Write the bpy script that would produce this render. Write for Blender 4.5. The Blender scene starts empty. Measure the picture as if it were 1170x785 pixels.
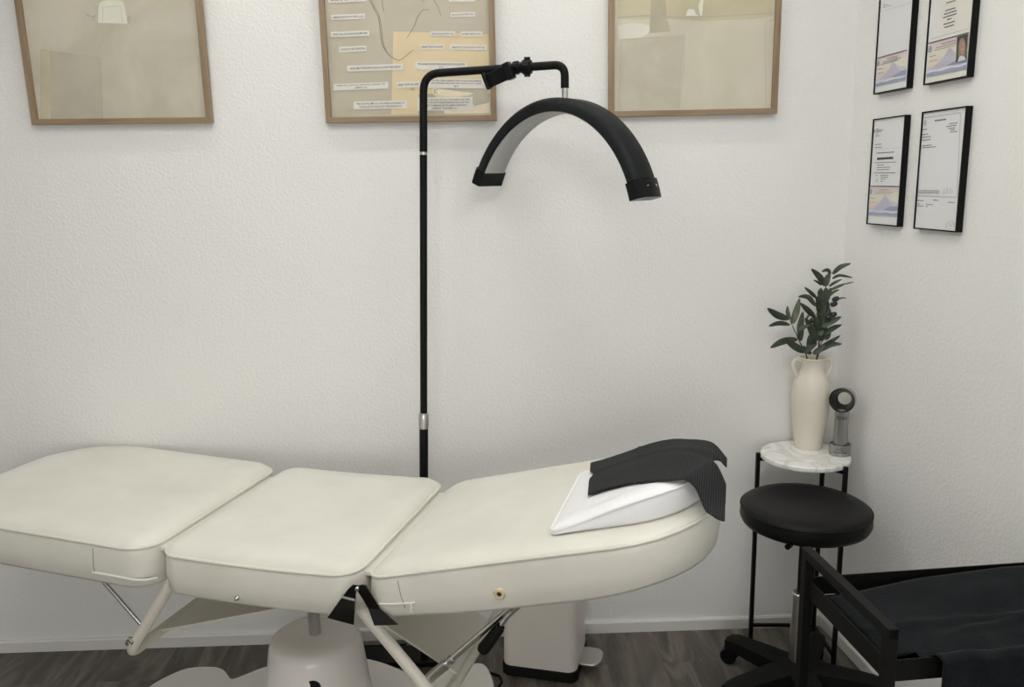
import bpy, bmesh, math, random
from mathutils import Vector as V, Matrix
random.seed(7)
PI = math.pi
C = bpy.context.scene.collection
S = bpy.context.scene

# ------------------------------------------------------------------ camera
F_PX, YAW, PITCH, ROLL, CAM_H = 942.76, 0.02898, 0.19390, -0.01749, 1.533
_f = V((math.sin(YAW), math.cos(YAW), 0)); _r = V((math.cos(YAW), -math.sin(YAW), 0)); _u = V((0, 0, 1))
_f2 = math.cos(PITCH)*_f - math.sin(PITCH)*_u; _u2 = math.cos(PITCH)*_u + math.sin(PITCH)*_f
CR = math.cos(ROLL)*_r + math.sin(ROLL)*_u2; CU = math.cos(ROLL)*_u2 - math.sin(ROLL)*_r; CF = _f2
EYE = V((0, 0, CAM_H))
cam_d = bpy.data.cameras.new('camera'); cam = bpy.data.objects.new('camera', cam_d); C.objects.link(cam)
cam.matrix_world = Matrix(((CR.x, CU.x, -CF.x, EYE.x), (CR.y, CU.y, -CF.y, EYE.y), (CR.z, CU.z, -CF.z, EYE.z), (0, 0, 0, 1)))
cam_d.sensor_fit = 'HORIZONTAL'; cam_d.sensor_width = 36; cam_d.lens = 36*F_PX/1170
cam_d.clip_start = 0.02
S.camera = cam

def ray(x, y): return CF + CR*((x-585)/F_PX) - CU*((y-392.5)/F_PX)
def on_plane(x, y, p0, n):
    d = ray(x, y); return EYE + d*(((p0-EYE).dot(n))/d.dot(n))
def at(x, y, Y): return on_plane(x, y, V((0, Y, 0)), V((0, 1, 0)))
def at_z(x, y, z): return on_plane(x, y, V((0, 0, z)), V((0, 0, 1)))

# ------------------------------------------------------------------ materials
def srgb(r, g, b):
    f = lambda c: (c/255/12.92 if c/255 <= .04045 else ((c/255+.055)/1.055)**2.4)
    return (f(r), f(g), f(b), 1)

def mat(name, col, rough=.5, metal=0, **k):
    m = bpy.data.materials.new(name); m.use_nodes = True
    b = m.node_tree.nodes['Principled BSDF']
    b.inputs['Base Color'].default_value = col if len(col) == 4 else (*col, 1)
    b.inputs['Roughness'].default_value = rough; b.inputs['Metallic'].default_value = metal
    for kk, v in k.items(): b.inputs[kk.replace('_', ' ')].default_value = v
    return m

def nodes(m): return m.node_tree.nodes, m.node_tree.links, m.node_tree.nodes['Principled BSDF']
def coords(m, scale=(1, 1, 1), rot=(0, 0, 0)):
    n, l, b = nodes(m)
    tc = n.new('ShaderNodeTexCoord'); mp = n.new('ShaderNodeMapping')
    mp.inputs['Scale'].default_value = scale; mp.inputs['Rotation'].default_value = rot
    l.new(tc.outputs['Object'], mp.inputs['Vector']); return mp.outputs['Vector']
def noise(m, vec, scale, detail=4, rough=.5, dist=0):
    n, l, b = nodes(m); t = n.new('ShaderNodeTexNoise')
    t.inputs['Scale'].default_value = scale; t.inputs['Detail'].default_value = detail
    t.inputs['Roughness'].default_value = rough; t.inputs['Distortion'].default_value = dist
    l.new(vec, t.inputs['Vector']); return t.outputs['Fac']
def ramp(m, fac, stops):
    n, l, b = nodes(m); r = n.new('ShaderNodeValToRGB')
    els = r.color_ramp.elements
    while len(els) < len(stops): els.new(.5)
    for e, (p, c) in zip(els, stops): e.position = p; e.color = c if len(c) == 4 else (*c, 1)
    l.new(fac, r.inputs['Fac']); return r.outputs['Color']
def bump(m, h, strength, dist):
    n, l, b = nodes(m); t = n.new('ShaderNodeBump')
    t.inputs['Strength'].default_value = strength; t.inputs['Distance'].default_value = dist
    l.new(h, t.inputs['Height']); l.new(t.outputs['Normal'], b.inputs['Normal'])
def mixc(m, fac, a, c, mode='MIX'):
    n, l, b = nodes(m); t = n.new('ShaderNodeMix'); t.data_type = 'RGBA'; t.blend_type = mode
    for sock, val in ((t.inputs['Factor'], fac), (t.inputs[6], a), (t.inputs[7], c)):
        if hasattr(val, 'links') or hasattr(val, 'is_linked'): l.new(val, sock)
        else: sock.default_value = val
    return t.outputs[2]
def base(m, col): n, l, b = nodes(m); l.new(col, b.inputs['Base Color'])

M = {}
# textured wall paint
w = M['wall'] = mat('wall_paint', (.80, .798, .782), .75)
v = coords(w); bump(w, noise(w, v, 105, 3, .6), .55, .005)
M['ceil'] = mat('ceiling_paint', (.8, .8, .78), .8)
M['base'] = mat('baseboard_paint', (.74, .735, .71), .45)
# vinyl plank floor, planks running towards the back wall
fl = M['floor'] = mat('vinyl_planks', (.05, .045, .04), .38)
n_, l_, b_ = nodes(fl)
vec = coords(fl, (1, 1, 1), (0, 0, PI/2))
br = n_.new('ShaderNodeTexBrick'); br.offset = .37
for k, x in (('Scale', 1), ('Mortar Size', .0006), ('Brick Width', 1.2), ('Row Height', .18), ('Bias', 0)): br.inputs[k].default_value = x
br.inputs['Color1'].default_value = (.3, .3, .3, 1); br.inputs['Color2'].default_value = (.8, .8, .8, 1); br.inputs['Mortar'].default_value = (0, 0, 0, 1)
l_.new(vec, br.inputs['Vector'])
add = n_.new('ShaderNodeVectorMath'); add.operation = 'MULTIPLY_ADD'
add.inputs[1].default_value = (3, 5, 0); l_.new(br.outputs['Color'], add.inputs[0])
v2 = coords(fl, (6, 1.0, 1)); l_.new(v2, add.inputs[2])
gr = noise(fl, add.outputs[0], 1.6, 7, .62, 1.8)
col = ramp(fl, gr, [(.28, (.045, .038, .032)), (.45, (.085, .074, .061)), (.58, (.16, .14, .115)), (.72, (.27, .238, .198))])
dk = ramp(fl, br.outputs['Fac'], [(0, (1, 1, 1)), (1, (.6, .6, .6))])
base(fl, mixc(fl, 1.0, col, dk, 'MULTIPLY')); bump(fl, gr, .12, .003)
# leatherettes
lt = M['cream'] = mat('cream_leatherette', srgb(228, 224, 210), .34)
v = coords(lt); d = noise(lt, v, 5, 4, .6); base(lt, ramp(lt, d, [(.3, srgb(212, 210, 200)), (.6, srgb(222, 220, 211))]))
bump(lt, noise(lt, v, 18, 5, .65), .10, .006)
pw = M['white_vinyl'] = mat('white_vinyl', srgb(238, 238, 240), .4); v = coords(pw); bump(pw, noise(pw, v, 25, 4), .1, .004)
bl = M['black_vinyl'] = mat('black_vinyl', (.008, .008, .008), .42, Specular_IOR_Level=.14); v = coords(bl); bump(bl, noise(bl, v, 14, 5, .6), .18, .005)
M['thread'] = mat('seam_thread', srgb(150, 142, 124), .7)
M['cream_paint'] = mat('cream_enamel', srgb(220, 216, 204), .38)
M['white_paint'] = mat('white_enamel', srgb(228, 226, 222), .25)
M['pedestal'] = mat('pedestal_plastic', srgb(230, 225, 221), .2)
M['chrome'] = mat('chrome', (.75, .75, .74), .12, 1)
M['chrome_dark_reflect'] = mat('chrome_dark_reflection', (.035, .032, .03), .09, .9)  # near-black base colour stands in for dark reflections in plain chrome
M['steel'] = mat('brushed_steel', (.55, .54, .52), .32, 1)
M['silver'] = mat('silver_metal', (.40, .40, .395), .30, 1)
M['black_metal'] = mat('black_metal', (.006, .006, .0065), .42, Specular_IOR_Level=.14)
M['arch'] = mat('black_plastic', (.011, .0125, .014), .5, Specular_IOR_Level=.14)
M['gloss_black'] = mat('gloss_black_plastic', (.008, .008, .009), .25, Specular_IOR_Level=.14)
M['rubber'] = mat('black_rubber', (.008, .008, .008), .65, Specular_IOR_Level=.14)
M['diffuser'] = mat('unlit_diffuser', (.42, .42, .41), .5)
M['cart'] = mat('cart_powder_coat', (.0065, .0065, .006), .5, Specular_IOR_Level=.14)
M['binbody'] = mat('bin_shell', srgb(220, 214, 207), .42)
M['ink'] = mat('black_ink', (.02, .02, .022), .6)
M['grey_ink'] = mat('grey_ink', (.16, .16, .17), .6)
M['red_ink'] = mat('red_ink', (.34, .20, .21), .6)
M['mark'] = mat('white_mark', (.6, .6, .6), .5)
M['paper'] = mat('white_paper', srgb(226, 227, 228), .6)
M['paper_warm'] = mat('ivory_paper', srgb(227, 225, 217), .6)
M['strip'] = mat('caption_paper', srgb(226, 223, 216), .6)
M['brass'] = mat('cream_grommet', srgb(205, 190, 155), .4)
M['dark_hole'] = mat('dark_recess', (.02, .015, .01), .7)
oak = M['oak'] = mat('oak_frame', srgb(150, 120, 92), .5)
v = coords(oak, (40, 40, 3)); base(oak, ramp(oak, noise(oak, v, 1, 5, .6, .6), [(.3, srgb(122, 101, 78)), (.7, srgb(154, 131, 104))]))
okh = M['oak_h'] = mat('oak_frame_rail', srgb(150, 120, 92), .5)
v = coords(okh, (3, 40, 40)); base(okh, ramp(okh, noise(okh, v, 1, 5, .6, .6), [(.3, srgb(122, 101, 78)), (.7, srgb(154, 131, 104))]))
def washed(name, a, b2, sc=5):
    m = mat(name, a, .7); v = coords(m); base(m, ramp(m, noise(m, v, sc, 7, .62, .5), [(.32, a), (.62, b2)])); return m
M['art_beige'] = washed('washed_beige', srgb(186, 180, 160), srgb(205, 200, 183))
M['art_olive'] = washed('washed_olive', srgb(182, 175, 146), srgb(203, 195, 166))
M['art_sand'] = washed('washed_sand', srgb(198, 192, 172), srgb(211, 206, 188))
M['art_grey'] = washed('washed_grey', srgb(178, 172, 154), srgb(190, 184, 166), 9)
M['art_white'] = washed('washed_white', srgb(214, 214, 200), srgb(226, 225, 212), 12)
M['art_shade'] = washed('washed_taupe', srgb(172, 165, 142), srgb(186, 179, 156), 9)
M['art_collage'] = washed('grey_beige_paper', srgb(188, 180, 160), srgb(196, 189, 170), 8)
M['art_warm'] = washed('washed_warm_beige', srgb(220, 202, 164), srgb(228, 211, 176), 7)
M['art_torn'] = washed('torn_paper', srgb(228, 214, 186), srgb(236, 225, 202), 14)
M['art_line'] = mat('pencil_line', srgb(120, 108, 84), .7)
M['lic_sky'] = None
def vgrad(name, stops):
    m = mat(name, (1, 1, 1), .6); n, l, b = nodes(m)
    tc = n.new('ShaderNodeTexCoord'); sp = n.new('ShaderNodeSeparateXYZ')
    l.new(tc.outputs['Generated'], sp.inputs[0]); base(m, ramp(m, sp.outputs['Z'], stops)); return m
M['lic_pink'] = mat('licence_pink', srgb(222, 208, 206), .6)
M['lic_cream'] = mat('licence_cream', srgb(224, 220, 206), .6)
M['lic_peach'] = mat('licence_peach', srgb(224, 210, 196), .6)
M['lic_lilac'] = mat('licence_lilac', srgb(204, 202, 214), .6)
M['lic_mauve'] = mat('licence_mauve', srgb(190, 187, 203), .6)
M['lic_blue'] = mat('licence_blue', srgb(150, 158, 188), .6)
M['lic_white'] = mat('licence_white', srgb(218, 218, 226), .6)
M['lic_dark'] = mat('licence_border', srgb(92, 96, 122), .6)
M['skin_print'] = mat('printed_skin', srgb(178, 140, 120), .6)
M['hair_print'] = mat('printed_hair', srgb(140, 128, 112), .6)
M['dark_print'] = mat('printed_dark', srgb(74, 66, 58), .6)
mb_ = M['marble'] = mat('white_marble', (.8, .8, .78), .22)
v = coords(mb_); nz = noise(mb_, v, 7, 8, .62, 1.4)
base(mb_, ramp(mb_, nz, [(.40, (.82, .81, .79)), (.47, (.76, .75, .73)), (.50, (.60, .59, .57)), (.52, (.76, .75, .73)), (.6, (.84, .83, .81))]))
cer = M['ceramic'] = mat('speckled_ceramic', srgb(214, 205, 190), .4)
v = coords(cer); base(cer, ramp(cer, noise(cer, v, 160, 3, .6), [(.28, srgb(194, 184, 166)), (.36, srgb(217, 211, 198))])); bump(cer, noise(cer, v, 60, 3), .08, .002)
lf = M['leaf'] = mat('olive_leaf', srgb(58, 70, 52), .5)
v = coords(lf); base(lf, ramp(lf, noise(lf, v, 22, 3), [(.35, srgb(40, 52, 42)), (.55, srgb(56, 68, 50)), (.7, srgb(84, 92, 64))]))
M['stem'] = mat('olive_stem', srgb(62, 60, 44), .6)
M['olive'] = mat('black_olive', (.012, .012, .013), .35)
# ribbed black cloth and navy towel
rb = M['ribbed'] = mat('ribbed_black_cloth', (.02, .02, .02), .85, Specular_IOR_Level=.2)
TH = math.radians(-16.8)
n_, l_, b_ = nodes(rb); v = coords(rb, (1, 1, 1), (0, 0, -TH))
wv = n_.new('ShaderNodeTexWave'); wv.wave_type = 'BANDS'; wv.bands_direction = 'X'; wv.inputs['Scale'].default_value = 66
wv.inputs['Distortion'].default_value = .4; wv.inputs['Detail'].default_value = 1
l_.new(v, wv.inputs['Vector']); base(rb, ramp(rb, wv.outputs['Fac'], [(.2, (.011, .0118, .0125)), (.8, (.036, .038, .040))])); bump(rb, wv.outputs['Fac'], .5, .002)
tw = M['towel'] = mat('navy_black_plush', (.006, .009, .012), .9, Specular_IOR_Level=.1, Sheen_Weight=.06, Sheen_Roughness=.5)
v = coords(tw); base(tw, ramp(tw, noise(tw, v, 30, 6, .7), [(.3, (.0030, .0042, .0055)), (.7, (.0080, .0105, .0130))])); bump(tw, noise(tw, v, 140, 4, .7), .5, .004)
def glass_mat():
    m = bpy.data.materials.new('picture_glass'); m.use_nodes = True; n = m.node_tree.nodes; l = m.node_tree.links
    n.clear(); o = n.new('ShaderNodeOutputMaterial'); mx = n.new('ShaderNodeMixShader'); t = n.new('ShaderNodeBsdfTransparent')
    g = n.new('ShaderNodeBsdfGlossy'); g.inputs['Roughness'].default_value = .02; lw = n.new('ShaderNodeLayerWeight'); lw.inputs['Blend'].default_value = .5
    pw_ = n.new('ShaderNodeMath'); pw_.operation = 'POWER'; pw_.inputs[1].default_value = 5; l.new(lw.outputs['Facing'], pw_.inputs[0])
    fr = n.new('ShaderNodeMath'); fr.operation = 'MULTIPLY_ADD'; fr.inputs[1].default_value = .5; fr.inputs[2].default_value = .02; l.new(pw_.outputs[0], fr.inputs[0])
    l.new(fr.outputs[0], mx.inputs[0]); l.new(t.outputs[0], mx.inputs[1]); l.new(g.outputs[0], mx.inputs[2]); l.new(mx.outputs[0], o.inputs[0]); return m
M['glass'] = glass_mat()
def emit(name, col, st):
    m = bpy.data.materials.new(name); m.use_nodes = True; b = m.node_tree.nodes['Principled BSDF']
    b.inputs['Base Color'].default_value = (.8, .8, .8, 1); b.inputs['Emission Color'].default_value = (*col, 1); b.inputs['Emission Strength'].default_value = st; return m
M['led'] = emit('led_panel', (1, .985, .94), 14)
M['led_bar'] = emit('led_bar', (1, .985, .945), 42)

# ------------------------------------------------------------------ mesh building
ORIGIN = {}
class MB:
    def __init__(s): s.v = []; s.f = []; s.m = []; s.mats = []
    def mi(s, m):
        if m is None: return 0
        if m not in s.mats: s.mats.append(m)
        return s.mats.index(m)
    def add(s, vs, fs, m=None):
        o = len(s.v); s.v += [V(p) for p in vs]; k = s.mi(m)
        for f in fs: s.f.append([o+i for i in f]); s.m.append(k)
        return s
    def box(s, c, size, ax=None, m=None):
        c = V(c); X, Y, Z = ax or (V((1, 0, 0)), V((0, 1, 0)), V((0, 0, 1))); a, b, d = [q/2 for q in size]
        vs = [c + X*(a*i) + Y*(b*j) + Z*(d*k) for i in (-1, 1) for j in (-1, 1) for k in (-1, 1)]
        return s.add(vs, [(0, 1, 3, 2), (4, 6, 7, 5), (0, 4, 5, 1), (2, 3, 7, 6), (0, 2, 6, 4), (1, 5, 7, 3)], m)
    def bar(s, p, q, w, h, up=V((0, 0, 1)), m=None):
        p, q = V(p), V(q); Z = (q-p); L = Z.length; Z.normalize(); X = up.cross(Z)
        if X.length < 1e-4: X = V((1, 0, 0)).cross(Z)
        X.normalize(); Y = Z.cross(X); return s.box((p+q)/2, (w, h, L), (X, Y, Z), m)
    def tube(s, pts, r, n=12, caps=True, closed=False, m=None, flat=None):
        pts = [V(p) for p in pts]; N = len(pts); rs = r if isinstance(r, (list, tuple)) else [r]*N
        vs = []; fs = []; prev = None
        for i, p in enumerate(pts):
            if closed: t = (pts[(i+1) % N]-pts[i-1])
            else: t = pts[min(i+1, N-1)]-pts[max(i-1, 0)]
            t.normalize()
            if prev is None:
                a = V((0, 0, 1)) if abs(t.z) < .9 else V((1, 0, 0)); prev = (a - t*a.dot(t)).normalized()
            else: prev = (prev - t*prev.dot(t)).normalized()
            b = t.cross(prev)
            for k in range(n):
                an = 2*PI*k/n; vs.append(p + prev*(math.cos(an)*rs[i]) + b*(math.sin(an)*rs[i]))
        for i in range(N if closed else N-1):
            j = (i+1) % N
            for k in range(n): fs.append((i*n+k, i*n+(k+1) % n, j*n+(k+1) % n, j*n+k))
        if caps and not closed: fs.append(tuple(reversed(range(n)))); fs.append(tuple((N-1)*n+k for k in range(n)))
        return s.add(vs, fs, m)
    def lathe(s, prof, c, axis=V((0, 0, 1)), n=40, m=None, cap=True):
        c = V(c); Z = V(axis).normalized(); a = V((1, 0, 0)) if abs(Z.x) < .9 else V((0, 1, 0)); X = (a-Z*a.dot(Z)).normalized(); Y = Z.cross(X)
        vs = []; fs = []
        for r, h in prof:
            for k in range(n):
                an = 2*PI*k/n; vs.append(c + X*(r*math.cos(an)) + Y*(r*math.sin(an)) + Z*h)
        for i in range(len(prof)-1):
            for k in range(n): fs.append((i*n+k, i*n+(k+1) % n, (i+1)*n+(k+1) % n, (i+1)*n+k))
        if cap:
            if prof[0][0] > 1e-5: fs.append(tuple(reversed(range(n))))
            if prof[-1][0] > 1e-5: fs.append(tuple((len(prof)-1)*n+k for k in range(n)))
        return s.add(vs, fs, m)
    def prism(s, pts, d, m=None):
        pts = [V(p) for p in pts]; d = V(d); N = len(pts)
        fs = [tuple(reversed(range(N))), tuple(range(N, 2*N))] + [(i, (i+1) % N, N+(i+1) % N, N+i) for i in range(N)]
        return s.add(pts+[p+d for p in pts], fs, m)
    def poly(s, pts, m=None): return s.add(pts, [tuple(range(len(pts)))], m)
    def grid(s, P, m=None):
        R, K = len(P), len(P[0]); vs = [p for row in P for p in row]
        return s.add(vs, [(i*K+j, i*K+j+1, (i+1)*K+j+1, (i+1)*K+j) for i in range(R-1) for j in range(K-1)], m)
    def build(s, name, m=None, parent=None, angle=35, bevel=0, sub=0, solid=0, fixn=False):
        o0 = ORIGIN[parent] if parent is not None else V((0, 0, 0))
        me = bpy.data.meshes.new(name); me.from_pydata([p-o0 for p in s.v], [], s.f)
        ms = s.mats if s.mats else [m]
        for x in ms: me.materials.append(x)
        for p, k in zip(me.polygons, s.m): p.material_index = k
        bm = bmesh.new(); bm.from_mesh(me); bmesh.ops.remove_doubles(bm, verts=bm.verts, dist=1e-6)
        if not s.mats or fixn: bmesh.ops.recalc_face_normals(bm, faces=bm.faces)
        bm.to_mesh(me); bm.free()
        me.shade_smooth(); me.set_sharp_from_angle(angle=math.radians(angle))
        o = bpy.data.objects.new(name, me); C.objects.link(o)
        if parent is not None: o.parent = parent
        ORIGIN[o] = o0
        if solid: k = o.modifiers.new('Solid', 'SOLIDIFY'); k.thickness = solid; k.offset = 0
        if bevel:
            k = o.modifiers.new('Bevel', 'BEVEL'); k.width = bevel; k.segments = 3; k.limit_method = 'ANGLE'; k.harden_normals = False
        if sub: k = o.modifiers.new('Subd', 'SUBSURF'); k.levels = sub; k.render_levels = sub
        return o

def thing(name, label, cat, loc, group=None):
    o = bpy.data.objects.new(name, None); C.objects.link(o); o.location = loc; o.empty_display_size = .1
    ORIGIN[o] = V(loc); tag(o, label, cat, group); return o
def tag(o, label, cat, group=None):
    o['label'] = label; o['category'] = cat
    if group: o['group'] = group
    return o
def struct(o): o['kind'] = 'structure'; return o

def bend(pts, rad, n=8):
    """round the corners of a polyline"""
    pts = [V(p) for p in pts]; out = [pts[0]]
    for a, b, c in zip(pts, pts[1:], pts[2:]):
        d1 = (a-b).normalized(); d2 = (c-b).normalized(); ang = d1.angle(d2); t = min(rad/math.tan(ang/2), (a-b).length*.49, (c-b).length*.49)
        p, q = b+d1*t, b+d2*t
        for i in range(n+1):
            s = i/n; out.append(p*(1-s)**2 + b*(2*s*(1-s)) + q*s**2)
    out.append(pts[-1]); return out

FONT = None
def text_mesh(mb, body, O, ex, ez, width, height, m):
    """one line of lettering centred at O, fitted to width x height"""
    cu = bpy.data.curves.new('t', 'FONT'); cu.body = body; cu.align_x = 'CENTER'; cu.align_y = 'CENTER'; cu.resolution_u = 2; cu.offset = .010
    ob = bpy.data.objects.new('t', cu); C.objects.link(ob)
    dg = bpy.context.evaluated_depsgraph_get(); me = bpy.data.meshes.new_from_object(ob.evaluated_get(dg))
    xs = [p.co.x for p in me.vertices]; ys = [p.co.y for p in me.vertices]
    cx, cy = (min(xs)+max(xs))/2, (min(ys)+max(ys))/2; sx = width/(max(xs)-min(xs)); sy = height/(max(ys)-min(ys))
    mb.add([O + ex*((p.co.x-cx)*sx) + ez*((p.co.y-cy)*sy) for p in me.vertices], [tuple(p.vertices) for p in me.polygons], m)
    bpy.data.objects.remove(ob); bpy.data.curves.remove(cu); bpy.data.meshes.remove(me)

# ------------------------------------------------------------------ the room
YB = 2.6; RA = -0.0854
RD = V((math.sin(RA), math.cos(RA), 0))           # right wall direction, away from the camera
RN = V((-math.cos(RA), math.sin(RA), 0))          # its normal, into the room
RC = V((1.139, YB, 0))                            # the corner
XL, YF, ZC = -2.7, -2.3, 2.58
XRF = (RC - RD*((YB-YF)/RD.y)).x
# floor, ceiling and walls as slabs
fo = MB().prism([(XL-.1, YF-.1, -.1), (XRF+.2, YF-.1, -.1), (RC.x+.2, YB+.1, -.1), (XL-.1, YB+.1, -.1)], (0, 0, .1)).build('floor', M['floor']); struct(fo)
struct(MB().prism([(XL-.1, YF-.1, ZC), (XRF+.2, YF-.1, ZC), (RC.x+.2, YB+.1, ZC), (XL-.1, YB+.1, ZC)], (0, 0, .1)).build('ceiling', M['ceil']))
struct(MB().box(((XL+RC.x)/2, YB+.05, ZC/2), (RC.x-XL+.2, .1, ZC)).build('wall_back', M['wall']))
e = RC + RD*.0
struct(MB().prism([RC, (XRF, YF, 0), (XRF+.1, YF, 0), (RC.x+.1, YB, 0)], (0, 0, ZC)).build('wall_right', M['wall']))
struct(MB().box((XL-.05, (YB+YF)/2, ZC/2), (.1, YB-YF, ZC)).build('wall_left', M['wall']))
WX0, WX1, WZ0, WZ1 = -1.55, .75, .55, 1.90        # added unseen window behind the camera, for frontal fill
wf = MB()
for x0_, x1_, z0_, z1_ in ((XL-.1, WX0, 0, ZC), (WX1, XRF+.1, 0, ZC), (WX0, WX1, 0, WZ0), (WX0, WX1, WZ1, ZC)): wf.box(((x0_+x1_)/2, YF-.05, (z0_+z1_)/2), (x1_-x0_, .1, z1_-z0_))
struct(wf.build('wall_front', M['wall']))
wn = MB()
for x_ in (WX0+.025, (WX0+WX1)/2, WX1-.025): wn.box((x_, YF-.05, (WZ0+WZ1)/2), (.05, .06, WZ1-WZ0))
for z_ in (WZ0+.025, WZ1-.025): wn.box(((WX0+WX1)/2, YF-.05, z_), (WX1-WX0-.1, .055, .05))
struct(wn.build('fill_window', M['white_paint']))
ld = bpy.data.lights.new('fill_light', 'AREA'); ld.shape = 'RECTANGLE'; ld.size = WX1-WX0; ld.size_y = WZ1-WZ0; ld.energy = 66; ld.color = (1, .985, .96)  # area lamp outside the added window, lifts faces turned to the camera
lo = bpy.data.objects.new('fill_light', ld); C.objects.link(lo); lo.location = ((WX0+WX1)/2, YF-.16, (WZ0+WZ1)/2); lo.rotation_euler = (PI/2, 0, 0)
struct(MB().prism([(XL, YB, 0), (XL, YB, .041), (XL, YB-.009, .041), (XL, YB-.013, .036), (XL, YB-.013, 0)], (RC.x-XL, 0, 0)).build('baseboard_back', M['base']))
p0 = RC; d = RN
prof = [p0, p0+V((0, 0, .041)), p0+d*.009+V((0, 0, .041)), p0+d*.013+V((0, 0, .036)), p0+d*.013]
struct(MB().prism(prof, -RD*((YB-YF)/RD.y)).build('baseboard_right', M['base']))

# ceiling LED panels (the room's lamps and one added fill panel)
def panel(x, y, sx, sy, lab, led='led'):
    t = thing('ceiling_light', lab, 'ceiling light', (x, y, ZC), 'ceiling lights')
    f = MB()
    for i in (-1, 1):
        f.box((x+i*(sx/2+.01), y, ZC-.012), (.02, sy+.04, .024)); f.box((x, y+i*(sy/2+.01), ZC-.012), (sx, .02, .024))
    f.build('frame', M['white_paint'], t)
    MB().box((x, y, ZC-.008), (sx, sy, .012)).build('diffuser', M[led], t)
panel(-.80, 1.45, .48, .48, 'square white ceiling light above the treatment bed')
panel(.62, 1.40, .48, .48, 'square white ceiling light above the cart')
panel(-.05, .45, .95, .60, 'large oblong white fill light added to the ceiling above the camera')  # added to fill the near sides of the bed and furniture
panel(-.15, 2.33, 2.1, .035, 'long slim white ceiling light close to the back wall', 'led_bar')

# ------------------------------------------------------------------ oak framed pictures
EX, EZ, NB = V((1, 0, 0)), V((0, 0, 1)), V((0, -1, 0))
def ring(mb, P, rect, fw, d0, d1, ms):
    """mitred rectangular frame: P(a, z, d); ms = materials of rails and stiles"""
    x0, x1, z0, z1 = rect
    co_ = [((x0, z0), (x0+fw, z0+fw)), ((x1, z0), (x1-fw, z0+fw)), ((x1, z1), (x1-fw, z1-fw)), ((x0, z1), (x0+fw, z1-fw))]
    vs = []
    for o_, i_ in co_:
        for q in (o_, i_):
            for d in (d0, d1): vs.append(P(q[0], q[1], d))
    fs = []; mm = []
    for k in range(4):
        j = (k+1) % 4; A = [k*4+i for i in range(4)]; B_ = [j*4+i for i in range(4)]   # outer back, outer front, inner back, inner front
        for q in ((A[0], B_[0], B_[1], A[1]), (A[1], B_[1], B_[3], A[3]), (A[3], B_[3], B_[2], A[2]), (A[2], B_[2], B_[0], A[0])): fs.append(q); mm.append(ms[k % 2])
    o = len(mb.v); mb.v += [V(p) for p in vs]
    for q, m in zip(fs, mm): mb.f.append([o+i for i in q]); mb.m.append(mb.mi(m))

def picture(x0, x1, zb, h, lab, lean, tilt, fill):
    """frame 22 mm deep hung on the back wall; x0..x1 outer width, zb bottom"""
    cx = (x0+x1)/2
    t = thing('framed_print', lab, 'picture', (cx, YB, zb), 'oak framed prints on the back wall')
    T = Matrix.Translation((cx, YB-.001, zb)) @ Matrix.Rotation(tilt, 4, 'Y') @ Matrix.Rotation(lean, 4, 'X')
    W = x1-x0; fw, dp = .0165, .024
    def P(a, d, z): return T @ V((a, -d, z))      # a across, d out from the wall, z up
    def rail(mb, a0, a1, z0, z1, d0=0, d1=dp):
        vs = [P(a, d, z) for a in (a0, a1) for d in (d0, d1) for z in (z0, z1)]
        mb.add(vs, [(0, 1, 3, 2), (4, 6, 7, 5), (0, 4, 5, 1), (2, 3, 7, 6), (0, 2, 6, 4), (1, 5, 7, 3)])
    f = MB()
    ring(f, lambda a_, z, d: P(a_, d, z), (-W/2, W/2, 0, h), fw, 0, dp, (M['oak_h'], M['oak']))
    f.build('frame', None, t, fixn=True, bevel=.001)
    n = (T.to_3x3() @ V((0, -1, 0))); pp = P(0, .010, .2)
    ex = T.to_3x3() @ V((1, 0, 0)); ez = T.to_3x3() @ V((0, 0, 1))
    pr = MB()
    x_, z_ = W/2-fw+.001, h-fw+.001
    lay = lambda px, k=0: on_plane(px[0], px[1], pp + n*(.00018*k), n)
    fill(pr, lambda a, z, k=0: P(a, .010+.00018*k, z), lay, x_, fw-.001, z_, t, (n, ex, ez))
    pr.build('print', None, t)
    g = MB(); rail(g, -W/2+fw-.002, W/2-fw+.002, fw-.002, h-fw+.002, .0165, .0180); g.build('glass_pane', M['glass'], t)
    return t

def px_poly(mb, lay, pts, m, k=1): mb.poly([lay(p, k) for p in pts], m)
def ribbon(mb, lay, pts, w, m, k=2):
    P = [lay(p, k) for p in pts]
    for a, b in zip(P, P[1:]):
        d = (b-a); nn = V((-d.z, 0, d.x)).normalized()*w; mb.add([a-nn, b-nn, b+nn, a+nn], [(0, 1, 2, 3)], m)
def curve(pts, n=6):
    out = []; Q = [pts[0]]+list(pts)+[pts[-1]]
    for i in range(1, len(Q)-2):
        a, b, c, d = Q[i-1:i+3]
        for j in range(n):
            s = j/n
            out.append(tuple(.5*((2*b[k])+(-a[k]+c[k])*s+(2*a[k]-5*b[k]+4*c[k]-d[k])*s*s+(-a[k]+3*b[k]-3*c[k]+d[k])*s**3) for k in (0, 1)))
    out.append(pts[-1]); return out

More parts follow.
